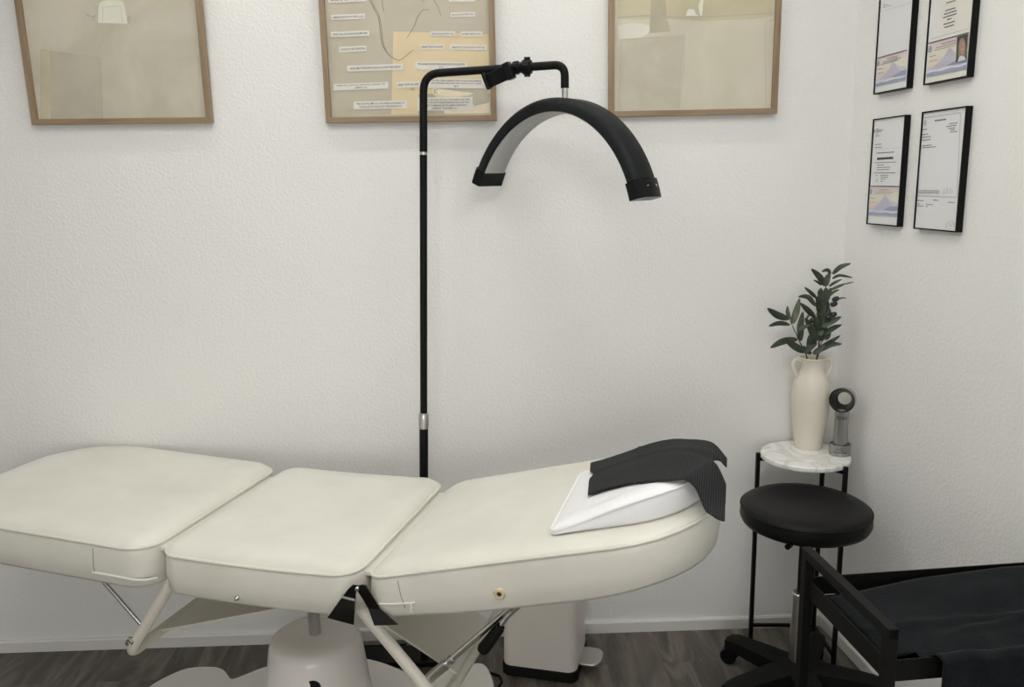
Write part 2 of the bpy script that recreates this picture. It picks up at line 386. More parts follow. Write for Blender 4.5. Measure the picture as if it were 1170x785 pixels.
def fill_left(pr, P, lay, x, zb, zt, t, ax):
    pr.poly([P(-x, zb), P(x, zb), P(x, zt), P(-x, zt)], M['art_beige'])
    px_poly(pr, lay, [(47, 57), (57, 58), (58, 136), (47, 136)], M['art_olive'])
    px_poly(pr, lay, [(57, 58), (115, 66), (117, 136), (58, 136)], M['art_grey'])
    ribbon(pr, lay, [(47, 136), (47, 57), (115, 66), (117, 136)], .0012, M['art_shade'])
    px_poly(pr, lay, curve([(112, 26), (113, 6), (118, 1), (128, 0), (138, 1), (142, 6), (146, 27)], 3), M['art_white'])
    ribbon(pr, lay, [(117, 25), (118, 8), (138, 7), (140, 25)], .0006, M['art_beige'], 2)
    for q in ([(97, 15), (103, 17), (101, 20)], [(102, 19), (110, 17), (108, 21)], [(104, 23), (108, 21), (106, 24)], curve([(145, 20), (147, 17), (150, 20), (148, 27), (145, 24)], 3)):
        px_poly(pr, lay, q, M['art_shade'])

def fill_right(pr, P, lay, x, zb, zt, t, ax):
    pr.poly([P(-x, zb), P(x, zb), P(x, zt), P(-x, zt)], M['art_sand'])
    px_poly(pr, lay, [(706, -3), (885, -3), (884, 18), (860, 22), (800, 24), (770, 22), (706, 22)], M['art_olive'], 1)
    px_poly(pr, lay, [(744, -3), (760, -3), (762, 20), (766, 36), (742, 38)], M['art_shade'], 2)
    ribbon(pr, lay, curve([(706, 20), (740, 18), (780, 20), (830, 18), (884, 15)]), .0018, M['art_shade'], 3)
    px_poly(pr, lay, [(800, 18), (798, 8), (801, -3), (804, -3), (803, 10), (802, 18)], M['art_white'], 3)
    px_poly(pr, lay, curve([(784, 18), (786, 11), (793, 11), (795, 16), (799, 18)], 3), M['art_white'], 3)
    px_poly(pr, lay, curve([(706, 30), (722, 26), (742, 30), (738, 40), (720, 46), (707, 44)], 4), M['art_white'], 1)
    px_poly(pr, lay, [(709, 45), (782, 41), (776, 124), (707, 126)], M['art_beige'], 2)
    ribbon(pr, lay, [(707, 126), (709, 45), (782, 40), (781, 80), (776, 124)], .0009, M['art_grey'], 4)
    ribbon(pr, lay, [(712, 46), (779, 42), (778, 80), (773, 124)], .0007, M['art_grey'], 4)
    ribbon(pr, lay, [(875, 122), (874, 26), (884, 22)], .0008, M['art_grey'], 4)

CAPTIONS = [   # corners left-top, right-top, half... in pixels: x0,yTopLeft,x1,yTopRight,height, lines
    (375, -2, 419, -4, 5.5, ['WALK IN TRUTH']),
    (378.5, 17, 417, 15.5, 6, ["DEMONSTRATION OF GOD'S LOVE"]),
    (378, 36.5, 422, 34.8, 6, ['WHICH WILL ENCOURAGE AND EMPOWER']),
    (387.5, 53.5, 418.5, 52, 6.4, ['A PLACE OF RESTORATION']),
    (396.5, 75, 461, 72.8, 6.8, ['VALUE HIM BY SPREADING HIS GOOD ON THE WORD WE SAY']),
    (381, 96, 443.5, 93.7, 7.4, ['"NEVER WILL I LEAVE YOU, NEVER WILL I FORSAKE YOU"', 'HEBREWS 13:5']),
    (404, 116, 465, 114.8, 9, ['"AND GOD WILL MEET ALL YOUR NEEDS ACCORDING TO', 'THE RICHES OF HIS GLORY" PHILIPPIANS 4:19']),
    (513, -4, 543, -4.3, 6, ['WITNESS OF YOUR CREATOR']),
    (515, 14.3, 542.6, 13.6, 5.2, ['HE IS ALWAYS FOR YOU']),
    (492, 36, 520, 36, 5.1, ['HE IS ALWAYS FOR YOU']),
    (526.3, 36, 551, 36, 5.6, ['NO MISTAKES IN YOU']),
    (480.5, 51, 507, 50.8, 5.5, ['SPEAK TRUTH IN LOVE']),
    (514, 51.2, 556, 51.6, 5.6, ['CREATIVITY, EXCELLENCE, PURPOSE']),
    (474, 70.3, 534, 70.8, 9, ['"HE HAS MADE EVERYTHING BEAUTIFUL" ECCLESIASTES', '3:11']),
    (453.5, 94, 479.5, 92.8, 6.6, ['SPEAK TRUTH IN LOVE']),
    (489, 89.5, 553, 90.3, 11, ['YOU WILL KEEP IN PERFECT PEACE THOSE WHOSE MINDS', 'ARE STEADFAST, BECAUSE THEY TRUST IN YOU" ISAIAH', '26:3']),
    (476.5, 111.5, 540, 111, 15, ['"TRUST IN THE LORD WITH ALL YOUR HEART AND LEAN', 'NOT ON YOUR OWN UNDERSTANDING IN ALL YOUR WAYS', 'SUBMIT TO HIM AND HE WILL MAKE YOUR PATHS', 'STRAIGHT" PROVERBS 3:5-6']),
]
def fill_mid(pr, P, lay, x, zb, zt, t, ax):
    n, ex, ez = ax
    pr.poly([P(-x, zb), P(x, zb), P(x, zt), P(-x, zt)], M['art_collage'])
    px_poly(pr, lay, [(449.5, 36), (558, 39), (560, 128), (447, 131)], M['art_warm'])  # warmer beige rectangle over the print ground
    px_poly(pr, lay, [(491, 101), (557, 101.5), (560, 109), (558, 118), (542, 121), (535, 112), (500, 106)], M['art_grey'], 2)
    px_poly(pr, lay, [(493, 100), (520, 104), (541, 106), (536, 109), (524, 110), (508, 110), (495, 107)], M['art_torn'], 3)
    px_poly(pr, lay, [(478, 108), (494, 107), (504, 116), (508, 131), (478, 131)], M['art_grey'], 2)
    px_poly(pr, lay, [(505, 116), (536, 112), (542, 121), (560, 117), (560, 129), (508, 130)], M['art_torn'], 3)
    L = [curve(q) for q in ([(423, -2), (428, 8), (433, 17), (436, 32), (438, 50), (443, 61), (451, 67), (458, 68), (472, 57)],
                            [(421, -2), (427, 10), (432, 19), (434.5, 36), (437, 52), (444, 62)], [(436, -2), (437, 6), (439, 13)],
                            [(490, 11), (483, 12), (478, 18), (472, 32), (465, 43)], [(494, -2), (500, 7), (504, 18)], [(480, -2), (483, 2), (485, 0)])]
    for q in L: ribbon(pr, lay, q, .0007, M['art_line'], 5)
    for q in ([(468, 99), (472, 102), (468, 103)], [(473, 98), (473, 104)], [(496, 102), (497, 107)], [(500, 102), (496, 104.5), (500, 107)]):
        ribbon(pr, lay, q, .0006, M['art_line'], 5)
    for x0, yl, x1, yr, hh, lines in CAPTIONS:
        a, b = lay((x0, yl), 8), lay((x1, yr), 8); c, dd = lay((x1, yr+hh), 8), lay((x0, yl+hh), 8)
        s = MB().prism([a, b, c, dd], n*.0002).build('caption_strip', M['strip'], t)
        lx = (b-a).normalized(); lz = (a-dd).normalized(); W = (b-a).length; H = (a-dd).length; mid = (a+b+c+dd)/4 + n*.0004
        tm = MB(); N = len(lines); lh = H/(N+.55); mx = max(len(q) for q in lines)
        for i, q in enumerate(lines):
            text_mesh(tm, q, mid + lz*(lh*((N-1)/2-i)), lx, lz, W*.9*len(q)/mx, min(lh*.62, .0065), M['ink'])
        tm.build('lettering', None, s)

picture(-1.342, -.812, 1.722, .72, 'oak framed beige abstract print at the far left of the back wall', math.radians(2.2), math.radians(.2), fill_left)
picture(-.473, .041, 1.715, .72, 'oak framed line drawing with white caption strips above the black lamp arm', math.radians(1.0), 0, fill_mid)
picture(.381, .896, 1.721, .72, 'oak framed pale washed print to the right of the black arched lamp', math.radians(.6), math.radians(-.3), fill_right)

# ------------------------------------------------------------------ black framed certificates on the right wall
EA = -RD                                        # along the wall towards the camera = to the right in view
def words(mb, lay, x0, y0, x1, y1, h, m, gap=1.2):
    """a line of print too small to read: word-long strokes"""
    L = math.hypot(x1-x0, y1-y0); p = 0
    while p < L:
        wl = random.uniform(2.2, 5.5); q = min(p+wl, L)
        f = lambda s: (x0+(x1-x0)*s/L, y0+(y1-y0)*s/L)
        a, b = f(p), f(q); mb.poly([lay((a[0], a[1]-h/2), 3), lay((b[0], b[1]-h/2), 3), lay((b[0], b[1]+h/2), 3), lay((a[0], a[1]+h/2), 3)], m); p = q+gap*.6
def certificate(tl, tr, br_, bl_, h, lab, fill, warm=False):
    """pixel corners of the front face; h overrides the height when the top is out of view"""
    dp = .018; pp = RC + RN*dp
    a, b = on_plane(*bl_, pp, RN), on_plane(*br_, pp, RN)
    zb = (a.z+b.z)/2; s0 = (a-RC).dot(EA); s1 = (b-RC).dot(EA)
    if h is None: h = on_plane(*tl, pp, RN).z - zb
    base_p = RC + EA*((s0+s1)/2); t = thing('certificate_frame', lab, 'certificate', (base_p.x, base_p.y, zb), 'black framed certificates on the right wall')
    P = lambda s, d, z: RC + EA*s + RN*d + V((0, 0, z))
    fw = .0035; f = MB()
    def blk(sa, sb, za, zb_, d0=.0005, d1=dp):
        vs = [P(q, d_, z) for q in (sa, sb) for d_ in (d0, d1) for z in (za, zb_)]
        f.add(vs, [(0, 1, 3, 2), (4, 6, 7, 5), (0, 4, 5, 1), (2, 3, 7, 6), (0, 2, 6, 4), (1, 5, 7, 3)])
    ring(f, lambda a_, z, d: P(a_, d, z), (s0, s1, zb, zb+h), fw, .0005, dp, (M['black_metal'], M['black_metal']))
    f.build('frame', None, t, fixn=True)
    doc = MB(); doc.poly([P(s0+fw, .0145, zb+fw), P(s1-fw, .0145, zb+fw), P(s1-fw, .0145, zb+h-fw), P(s0+fw, .0145, zb+h-fw)], M['paper_warm' if warm else 'paper'])
    lay = lambda p, k=1: on_plane(p[0], p[1], RC + RN*(.0145+.0003*k), RN)
    fill(doc, lay, t); doc.build('document', None, t)
    g = MB(); f = g; blk(s0+fw-.001, s1-fw+.001, zb+fw-.001, zb+h-fw+.001, .0162, .0172); g.build('glass_pane', M['glass'], t)

def licence(doc, lay, q, strong=False):
    """mountain licence strip inside pixel quad q = tl,tr,br,bl"""
    tl, tr, br_, bl_ = q
    def at2(s, t): return tuple((tl[k]*(1-s)+tr[k]*s)*(1-t)+(bl_[k]*(1-s)+br_[k]*s)*t for k in (0, 1))
    pl = lambda pts, m, k: doc.poly([lay(at2(*p), k) for p in pts], m)
    pl([(0, 0), (1, 0), (1, 1), (0, 1)], M['lic_lilac'], 1)
    pl([(0, 0), (1, 0), (1, .22), (0, .22)], M['lic_pink'], 2)
    pl([(0, .22), (.75, .22), (.7, .45), (.35, .62), (0, .66)], M['lic_cream'], 2)
    pl([(0, .55), (.36, .5), (.3, .66), (0, .75)], M['lic_peach'], 3)
    pl([(.75, .22), (1, .22), (1, .55), (.72, .5)], M['lic_cream'], 2)
    pl([(.15, .78), (.3, .62), (.42, .5), (.5, .34), (.56, .31), (.63, .4), (.72, .55), (.86, .68), (1, .78)], M['lic_mauve'], 4)
    pl([(.5, .8), (.7, .7), (1, .66), (1, .82)], M['lic_blue'], 5)
    pl([(0, .86), (.1, .82), (.3, .86), (.5, .82), (.8, .86), (1, .82), (1, .9), (0, .92)], M['lic_white'], 6)
    pl([(0, .9), (.15, .88), (.35, .91), (.6, .88), (.8, .91), (1, .88), (1, 1), (0, 1)], M['lic_blue'], 7)
    pl([(0, 0), (1, 0), (1, .035), (0, .035)], M['lic_dark'], 8)
    for p in ((.03, .14), (.03, .24)): pass
    pl([(.04+.045*math.cos(a*PI/5), .2+.1*math.sin(a*PI/5)) for a in range(10)], M['lic_blue'], 8)
    w = lambda s0, t, s1, h, m: words(doc, lambda p, k: lay(p, 9), *at2(s0, t), *at2(s1, t), h, m, .6)
    w(.32, .13, .68, 1.0, M['red_ink']); w(.2, .21, .82, .7, M['grey_ink']); w(.16, .27, .7, .6, M['grey_ink'])
    w(.05, .42, .2, .7, M['grey_ink']); w(.05, .56, .25, .6, M['red_ink'])
def fill_ul(doc, lay, t):
    words(doc, lay, 1009, 6, 1014, 5, .8, M['grey_ink']); words(doc, lay, 1009, 8.5, 1018, 6, .7, M['grey_ink'])
    ribbon_w(doc, lay, (1007, 13.5), (1041, 3))
    licence(doc, lay, ((1002.5, 66), (1036.5, 56.5), (1035, 91), (1000.5, 99)))
def ribbon_w(doc, lay, a, b, w=.35, m=None):
    doc.poly([lay((a[0], a[1]-w), 2), lay((b[0], b[1]-w), 2), lay((b[0], b[1]+w), 2), lay((a[0], a[1]+w), 2)], m or M['lic_lilac'])
def fill_ur(doc, lay, t):
    for x0, y0, x1, y1 in ((1081, 3.5, 1092, .5), (1080, 12.5, 1092, 8.8), (1078.5, 16.5, 1093, 12), (1077.5, 20.5, 1093, 15.5), (1082, 22.5, 1087, 21), (1078, 28, 1091, 24.2), (1079, 31.5, 1090, 28.3)):
        words(doc, lay, x0, y0, x1, y1, 1.3, M['grey_ink'], .3)
    doc.poly([lay(p, 1) for p in ((1062, -2), (1077, -6), (1074, 43), (1060, 47))], M['paper'])
    ribbon_w(doc, lay, (1062, 45), (1107, 32.5), .3, M['lic_mauve'])
    licence(doc, lay, ((1061, 49), (1107, 36.5), (1104, 78.5), (1058.5, 88)))
    ph = MB(); pl = lambda pts, m, k: ph.poly([lay(p, 10+k) for p in pts], m)
    pl([(1093.5, 42), (1106, 38.5), (1103.5, 68), (1092, 71.5)], M['dark_print'], 0)
    pl(curve([(1095, 64), (1095.5, 50), (1098, 44), (1101.5, 44.5), (1103.5, 52), (1102.5, 64), (1099, 69)], 3), M['hair_print'], 1)
    pl(curve([(1097.3, 56), (1097.8, 49.5), (1100, 47.5), (1102, 50), (1102, 57), (1100.5, 62), (1098.3, 61)], 3), M['skin_print'], 2)
    pl([(1094, 71), (1096, 65), (1099, 63.5), (1102.5, 65), (1103.6, 68)], M['lic_lilac'], 2)
    for q in ([(1098.3, 53.2), (1099.4, 52.9), (1099.3, 53.7), (1098.3, 53.9)], [(1100.6, 52.7), (1101.6, 52.5), (1101.6, 53.2), (1100.6, 53.4)]): pl(q, M['dark_print'], 3)
    pl([(1099, 58.8), (1101.2, 58.3), (1100.9, 59.3), (1099.3, 59.7)], M['red_ink'], 3)
    ph.build('portrait_photo', None, t)['label'] = 'small portrait photo of a fair-haired person'
def fill_ll(doc, lay, t):
    for x0, y0, x1, y1 in ((1001, 148, 1004, 147.5), (1001, 149.5, 1009, 148), (1001, 151, 1007, 150), (1001, 153, 1003, 152.6), (1000.5, 155.3, 1005, 155), (999.7, 165.5, 1007, 164.5), (999.7, 168.5, 1007.5, 168.2)):
        words(doc, lay, x0, y0, x1, y1, .8, M['grey_ink'], .4)
    doc.poly([lay(p, 2) for p in ((998.8, 148.5), (1000, 148.2), (999.8, 151.3), (998.6, 151.6))], M['lic_dark'])
    ribbon_w(doc, lay, (1000, 170.8), (1030, 168.8), .2)
    words(doc, lay, 1001.5, 175, 1021.5, 173.7, 1, M['grey_ink'], .3)
    words(doc, lay, 1002, 181.5, 1020.5, 180.3, 2.6, M['ink'], .2)
    for x0, y0, x1, y1 in ((999.5, 186, 1024, 185.2), (1002, 188.7, 1010, 188.4), (1002, 191.4, 1017, 191), (1002, 194, 1016.5, 193.4), (998.5, 197.5, 1023, 197.4), (1001, 200.5, 1002.5, 200.5), (1006, 200.3, 1015, 200.1), (1006, 202.4, 1015, 202.4), (1001, 204.6, 1002.5, 204.6), (1006, 204.7, 1012, 204.7), (1000.5, 207, 1003, 207), (1006, 207.2, 1009, 207.2)):
        words(doc, lay, x0, y0, x1, y1, .8, M['grey_ink'], .4)
    licence(doc, lay, ((994, 212.3), (1027, 212.5), (1025, 247.5), (992, 245.5)))
def fill_lr(doc, lay, t):
    def line(a, b, m='lic_lilac', w=.5):
        A, B = lay(a, 2), lay(b, 2); d = (B-A); nn = RN.cross(d).normalized()*(w*.0022); doc.add([A-nn, B-nn, B+nn, A+nn], [(0, 1, 2, 3)], M[m])
    q = [(1054.3, 135), (1097.5, 128.8), (1093.5, 225.5), (1048.8, 223.6)]
    for a, b in zip(q, q[1:]+q[:1]): line(a, b, 'lic_mauve', .6)
    doc.poly([lay((1057+1.7*math.cos(k*PI/6), 140.5+3.6*math.sin(k*PI/6)), 3) for k in range(12)], M['lic_mauve'])
    words(doc, lay, 1068, 138, 1081, 136.3, 1.6, M['grey_ink'], .3)
    for x0, y0, x1, y1 in ((1084.5, 141.5, 1094, 140.2), (1081, 144.8, 1093, 143), (1083.5, 147, 1091, 145.9), (1086, 148.7, 1091, 148), (1085.5, 151.2, 1094, 150), (1054, 148.3, 1059.5, 147.6), (1054, 154, 1060, 153), (1054, 157, 1063.5, 156), (1053.7, 160.3, 1063.5, 159.5), (1053.6, 166.8, 1064.5, 165.6), (1053.6, 169, 1069.5, 167.6), (1048, 229, 1055.5, 229.2), (1083, 231, 1090.5, 231.6), (1048, 233, 1051, 233.1), (1048, 235.3, 1055, 235.5), (1058, 233.5, 1066, 234), (1058, 235.8, 1060, 236), (1066, 228.5, 1072, 228.8)):
        words(doc, lay, x0, y0, x1, y1, .9, M['grey_ink'], .4)
    for k in range(3): words(doc, lay, 1049.5, 217.6+k*1.6, 1073, 217.9+k*1.6, .55, M['grey_ink'], .3)
    for dx, dy in ((0, 0), (2.6, 38)):
        s = curve([(1077+dx, 221+dy), (1079.5+dx, 216+dy), (1078+dx, 221.5+dy), (1082.5+dx, 219+dy), (1083+dx, 214.5+dy), (1081+dx, 217+dy), (1084.5+dx, 220.5+dy), (1086+dx, 215+dy), (1087.5+dx, 221+dy), (1088.2+dx, 217+dy)], 3)
        for a, b in zip(s, s[1:]): line(a, b, 'grey_ink', .13)
certificate((0, 0), (0, 0), (1036, 101), (997.5, 108), .31, 'black framed licence with pale blank letter, upper left of the four certificates', fill_ul)
certificate((0, 0), (0, 0), (1105, 88), (1054.5, 97.5), .31, 'black framed ivory certificate whose mountain licence carries a small portrait photo', fill_ur, True)
certificate((995.5, 136.5), (1034, 131), (1025, 259.5), (989.5, 256), None, 'black framed letter with bold heading above a mountain licence, lower left, nearest the corner', fill_ll)
certificate((1051.3, 128.3), (1101, 120.7), (1092, 265.6), (1043.2, 261.5), None, 'black framed signed letter with blue border and no licence, lower right', fill_lr)

# ------------------------------------------------------------------ treatment bed
BA = V((math.cos(TH), math.sin(TH), 0)); BB = V((-math.sin(TH), math.cos(TH), 0)); BO = V((-.292, 1.704, 0))
def B(u, v_, w_): return BO + BA*u + BB*v_ + V((0, 0, w_))
bed = thing('treatment_bed', 'cream leatherette treatment bed with three cushions on a white pedestal', 'treatment bed', B(-.3, .3, 0))

def outline(u0, u1, v0, v1, rad, ins=0, n=7):
    """rounded rectangle, rad = (u0v0, u1v0, u1v1, u0v1), inset by ins"""
    u0 += ins; v0 += ins; u1 -= ins; v1 -= ins; out = []
    mx = min(u1-u0, v1-v0)/2*.98
    rr = [min(max(r-ins, .012), mx) for r in rad]
    for (cu, cv, r, a0) in ((u0+rr[0], v0+rr[0], rr[0], PI), (u1-rr[1], v0+rr[1], rr[1], 1.5*PI), (u1-rr[2], v1-rr[2], rr[2], 0), (u0+rr[3], v1-rr[3], rr[3], .5*PI)):
        for i in range(n+1): an = a0+PI/2*i/n; out.append((cu+r*math.cos(an), cv+r*math.sin(an)))
    # subdivide the long straight runs
    res = []
    for p, q in zip(out, out[1:]+out[:1]):
        L = math.hypot(q[0]-p[0], q[1]-p[1]); res.append(p)
        if L > .12 or abs(L) > 0.1:
            for k in range(1, 9): res.append((p[0]+(q[0]-p[0])*k/9, p[1]+(q[1]-p[1])*k/9))
    return res
def cushion(name, dims, rad, top, thick, crown, m, parent, pm, pr=.0042, side=.005, pip_ins=.0):
    u0, u1, v0, v1 = dims; mb = MB(); rings = []
    prof = [(.10, -1, 0), (.02, -1, 0), (.003, -1, .003), (-side*.4, -1, .011), (-side, -.55, 0), (-side*.6, 0, -.018), (0, 0, 0),
            (.008, 0, .003+crown*.35), (.022, 0, .003+crown*.8), (.045, 0, .003+crown*1.05), (.08, 0, .003+crown*1.05), (.13, 0, .003+crown*.9), (.19, 0, .003+crown*.9)]
    base_o = outline(u0, u1, v0, v1, rad)
    N = len(base_o)
    for ins, tk, hh in prof:
        o = outline(u0, u1, v0, v1, rad, ins)
        if len(o) != N: o = [(p[0]+((u0+u1)/2-p[0])*ins*2.6, p[1]+((v0+v1)/2-p[1])*ins*2.6) for p in base_o]
        lim = lambda p: hh if tk == 0 and hh >= 0 else max(-.35*thick(*p), min(.3*thick(*p), hh))
        rings.append([B(p[0], p[1], top(p[0], p[1])+tk*thick(*p)+lim(p)) for p in o])
    vs = [p for r in rings for p in r]; fs = []
    for i in range(len(rings)-1):
        for k in range(N): fs.append((i*N+k, i*N+(k+1) % N, (i+1)*N+(k+1) % N, (i+1)*N+k))
    fs.append(tuple(reversed(range(N)))); fs.append(tuple((len(rings)-1)*N+k for k in range(N)))
    mb.add(vs, fs); o = mb.build(name, m, parent, angle=60)
    MB().tube([p+V((0, 0, .001)) for p in rings[6]], pr, 8, closed=True).build('piping', pm, o)
    return o
def sstep(a_, b_, x): t_ = max(0, min(1, (x-a_)/(b_-a_))); return t_*t_*(3-2*t_)
leg_top = lambda u, v_: .676 + (-.545-u)*.05
seat_top = lambda u, v_: .670 + .006*((u+.27)/.25)**2
back_top = lambda u, v_: .672 + .238*u
leg = cushion('leg_cushion', (-1.27, -.562, 0, .605), (.12, .07, .06, .24), leg_top, lambda u, v_: .104, .022, M['cream'], bed, M['cream'])
seat = cushion('seat_cushion', (-.530, -.018, 0, .605), (.05, .06, .06, .07), seat_top, lambda u, v_: .100, .022, M['cream'], bed, M['cream'])
bth = lambda u, v_: .098 + .014*sstep(0, .3, u) - .010*sstep(.5, .65, u)
back = cushion('back_cushion', (.008, .757, 0, .585), (.045, .20, .25, .07), back_top, bth, .018, M['cream'], bed, M['cream'])
# seams and zips on the near sides
sv = -.0040
MB().tube([B(u, sv, leg_top(u, 0)-.074) for u in (-.72, -.68, -.64, -.60)] + [B(-.572, .004, leg_top(-.57, 0)-.074), B(-.556, .022, leg_top(-.56, 0)-.074)], .0035, 6).build('lower_piping', M['cream'], leg)
MB().tube([B(-.712, -.0022, leg_top(-.71, 0)-.010), B(-.713, -.0040, leg_top(-.71, 0)-.030), B(-.714, -.0052, leg_top(-.71, 0)-.055), B(-.714, -.0042, leg_top(-.71, 0)-.074)], .0011, 6).build('stitched_seam', M['thread'], leg)
MB().tube([B(.086, -.0022, back_top(.08, 0)-.010), B(.091, -.0042, back_top(.08, 0)-.035), B(.098, -.0050, back_top(.09, 0)-.062), B(.101, -.0044, back_top(.09, 0)-.074)], .0011, 6).build('stitched_seam', M['thread'], back)
MB().tube([B(.040, -.0036, back_top(.04, 0)-.060), B(.07, -.0046, back_top(.07, 0)-.064), B(.10, -.0046, back_top(.10, 0)-.066), B(.126, -.0046, back_top(.126, 0)-.067)], .0026, 6).build('lower_piping', M['cream'], back)
z0 = B(.118, -.0085, back_top(.118, 0)-.076)
MB().box(z0, (.0065, .003, .022), (BA, BB, EZ)).build('zip_pull', M['cream_paint'], back, bevel=.0008)
# side buttons
sb_ = B(-.318, -.006, .593)
MB().lathe([(.0, .005), (.005, .004), (.007, 0), (.007, -.004)], sb_, -BB, 16).lathe([(.0, .009), (.0028, .008), (.0028, .003)], sb_, -BB, 10).build('stud', M['chrome'], seat)
gb = B(.318, -.006, .680)
gm = MB().lathe([(.005, .001), (.006, .004), (.011, .004), (.0135, 0), (.0135, -.006)], gb, -BB, 22, cap=False).build('grommet', M['brass'], back)
MB().lathe([(0, 0), (.0058, 0)], gb+BB*-.0012, -BB, 14, cap=False).build('grommet_hole', M['dark_hole'], gm)
# cloth flaps in the joints
for uj, wj in ((-.546, .664), (-.005, .661)):
    MB().box(B(uj, .30, wj), (.046, .50, .012), (BA, BB, EZ)).build('joint_flap', M['cream'], bed, bevel=.003)
# hinge plates: bent chrome, dark reflections put into its colour, flaring downwards
def plate(pts, fold, lab=None):
    mb = MB(); P = [B(u, -.010-o_, w_) for u, w_, o_ in pts]; mb.prism(P, -BB*.003); return mb.build('hinge_plate', M['chrome_dark_reflect'], bed, bevel=.0008)
# upper arms of the hinge, then the flared lower plates
def hinge(upper, lower):
    fold = [B(lower[0][0], -.0135, lower[0][1]), B(lower[1][0], -.0135, lower[1][1])]
    h = MB().prism([B(u, -.0095, w_) for u, w_ in upper], -BB*.003).build('hinge_plate', M['chrome_dark_reflect'], bed, bevel=.0007)
    P = [B(u, -.0095-o_, w_) for u, w_, o_ in lower]; MB().prism(P, -BB*.003).build('hinge_flare', M['chrome_dark_reflect'], h, bevel=.0007)
    if lower[0][0] < 0: MB().prism([fold[0], fold[1], fold[1]+V((0, 0, .007))+BB*.004, fold[0]+V((0, 0, .007))+BB*.004], -BB*.0015).build('fold', M['chrome'], h)  # bright strip stands in for the highlight along the plate's bend
hinge([(-.018, .664), (-.006, .664), (-.012, .640), (-.014, .626), (-.046, .630), (-.030, .652)], [(-.046, .631, 0), (-.014, .627, 0), (-.016, .573, .010), (-.080, .582, .010)])
hinge([(-.010, .662), (.004, .667), (.014, .667), (.030, .640), (.046, .612), (.016, .612), (.004, .634), (-.006, .648)], [(.016, .613, 0), (.046, .613, 0), (.092, .588, .010), (.034, .578, .010)])
MB().lathe([(0, .006), (.004, .005), (.0055, .002), (.0055, 0)], B(-.006, -.0126, .657), -BB, 16).build('pivot_screw', M['chrome'], bed)
# tubular support loops
rt = .0145
lp = bend([B(-.545, .06, .575), B(-.702, .06, .352), B(-.690, .54, .352), B(-.535, .54, .575)], .045)
loopL = MB().tube(lp, rt, 14).build('support_loop', M['cream_paint'], bed)
bl_p = B(-.676, .043, .404)
MB().lathe([(0, .012), (.006, .012), (.008, .009), (.008, 0), (.0105, 0), (.0105, -.006)], bl_p, -BB, 6).build('bolt', M['chrome'], loopL)
lp = bend([B(-.045, .06, .575), B(.152, .06, .345), B(.168, .54, .345), B(.0, .54, .575)], .045)
loopR = MB().tube(lp, rt, 14).build('support_loop', M['cream_paint'], bed)
MB().lathe([(0, .012), (.006, .012), (.008, .009), (.008, 0), (.0105, 0), (.0105, -.006)], B(.112, .043, .383), -BB, 6).build('bolt', M['chrome'], loopR)
# sheet metal arms from the loops up under the seat
def sheet(a, b, v0, v1):
    mb = MB(); P = [B(a[0], v0, a[1]), B(b[0], v0, b[1]), B(b[0], v1, b[1]), B(a[0], v1, a[1])]
    mb.prism(P, V((0, 0, .006))); mb.build('lift_arm', M['cream_paint'], bed, bevel=.001)
sheet((-.690, .356), (-.155, .517), .17, .43)
sheet((.160, .350), (-.137, .517), .17, .43)
# rods and gas spring
MB().tube([B(-.80, .075, .578), B(-.655, .075, .425)], .0055, 10).build('support_rod', M['chrome'], bed)
st = MB().tube([B(.335, .075, .64), B(.315, .075, .600), B(.150, .075, .432)], .0075, 12).build('gas_spring', M['chrome'], bed)
MB().tube([B(.165, .075, .447), B(.120, .075, .401)], .0125, 12).build('spring_socket', M['steel'], st)
MB().tube([B(.172, .075, .454), B(.180, .075, .462)], .0105, 12).build('spring_collar', M['steel'], st)
lv = MB().tube([B(.36, .05, .64), B(.320, .05, .598), B(.290, .05, .553)], .005, 10).build('release_lever', M['chrome'], bed)
MB().tube([B(.303, .05, .573), B(.299, .05, .566), B(.262, .05, .512), B(.258, .05, .506)], [.010, .0125, .0145, .012], 14).build('lever_grip', M['rubber'], lv)
# pedestal
pc = B(-.30, .30, 0)
MB().lathe([(0, .331), (.08, .331), (.106, .327), (.118, .319), (.125, .302), (.131, .26), (.141, .18), (.151, .11), (.160, .06), (.176, .036), (.192, .026)], pc, EZ, 56).build('pedestal', M['pedestal'], bed)
MB().lathe([(0, .001), (.022, .001), (.022, -.01)], pc + V((.015, -.1308, .249)), V((0, -1, .12)), 20).build('pedestal_button', M['gloss_black'], bed)
MB().lathe([(.0165, .325), (.0165, .50), (.0, .50)], pc, EZ, 8).build('lift_screw', M['steel'], bed)
half = [(-.93, .30), (-.922, .38), (-.903, .436), (-.868, .486), (-.80, .510), (-.755, .506), (-.72, .482), (-.695, .467), (-.668, .500), (-.63, .55), (-.55, .615), (-.45, .655), (-.35, .668), (-.26, .655), (-.17, .625), (-.12, .622), (-.06, .665), (.0, .712), (.032, .728), (.058, .715), (.09, .665), (.117, .60), (.135, .5), (.142, .40), (.143, .30)]
cv = curve(half, 3)
full = cv + [(u, .6-v_) for u, v_ in reversed(cv[1:-1])]
MB().prism([B(u, v_, .0) for u, v_ in full], V((0, 0, .027))).build('base_plate', M['white_paint'], bed, bevel=.006)

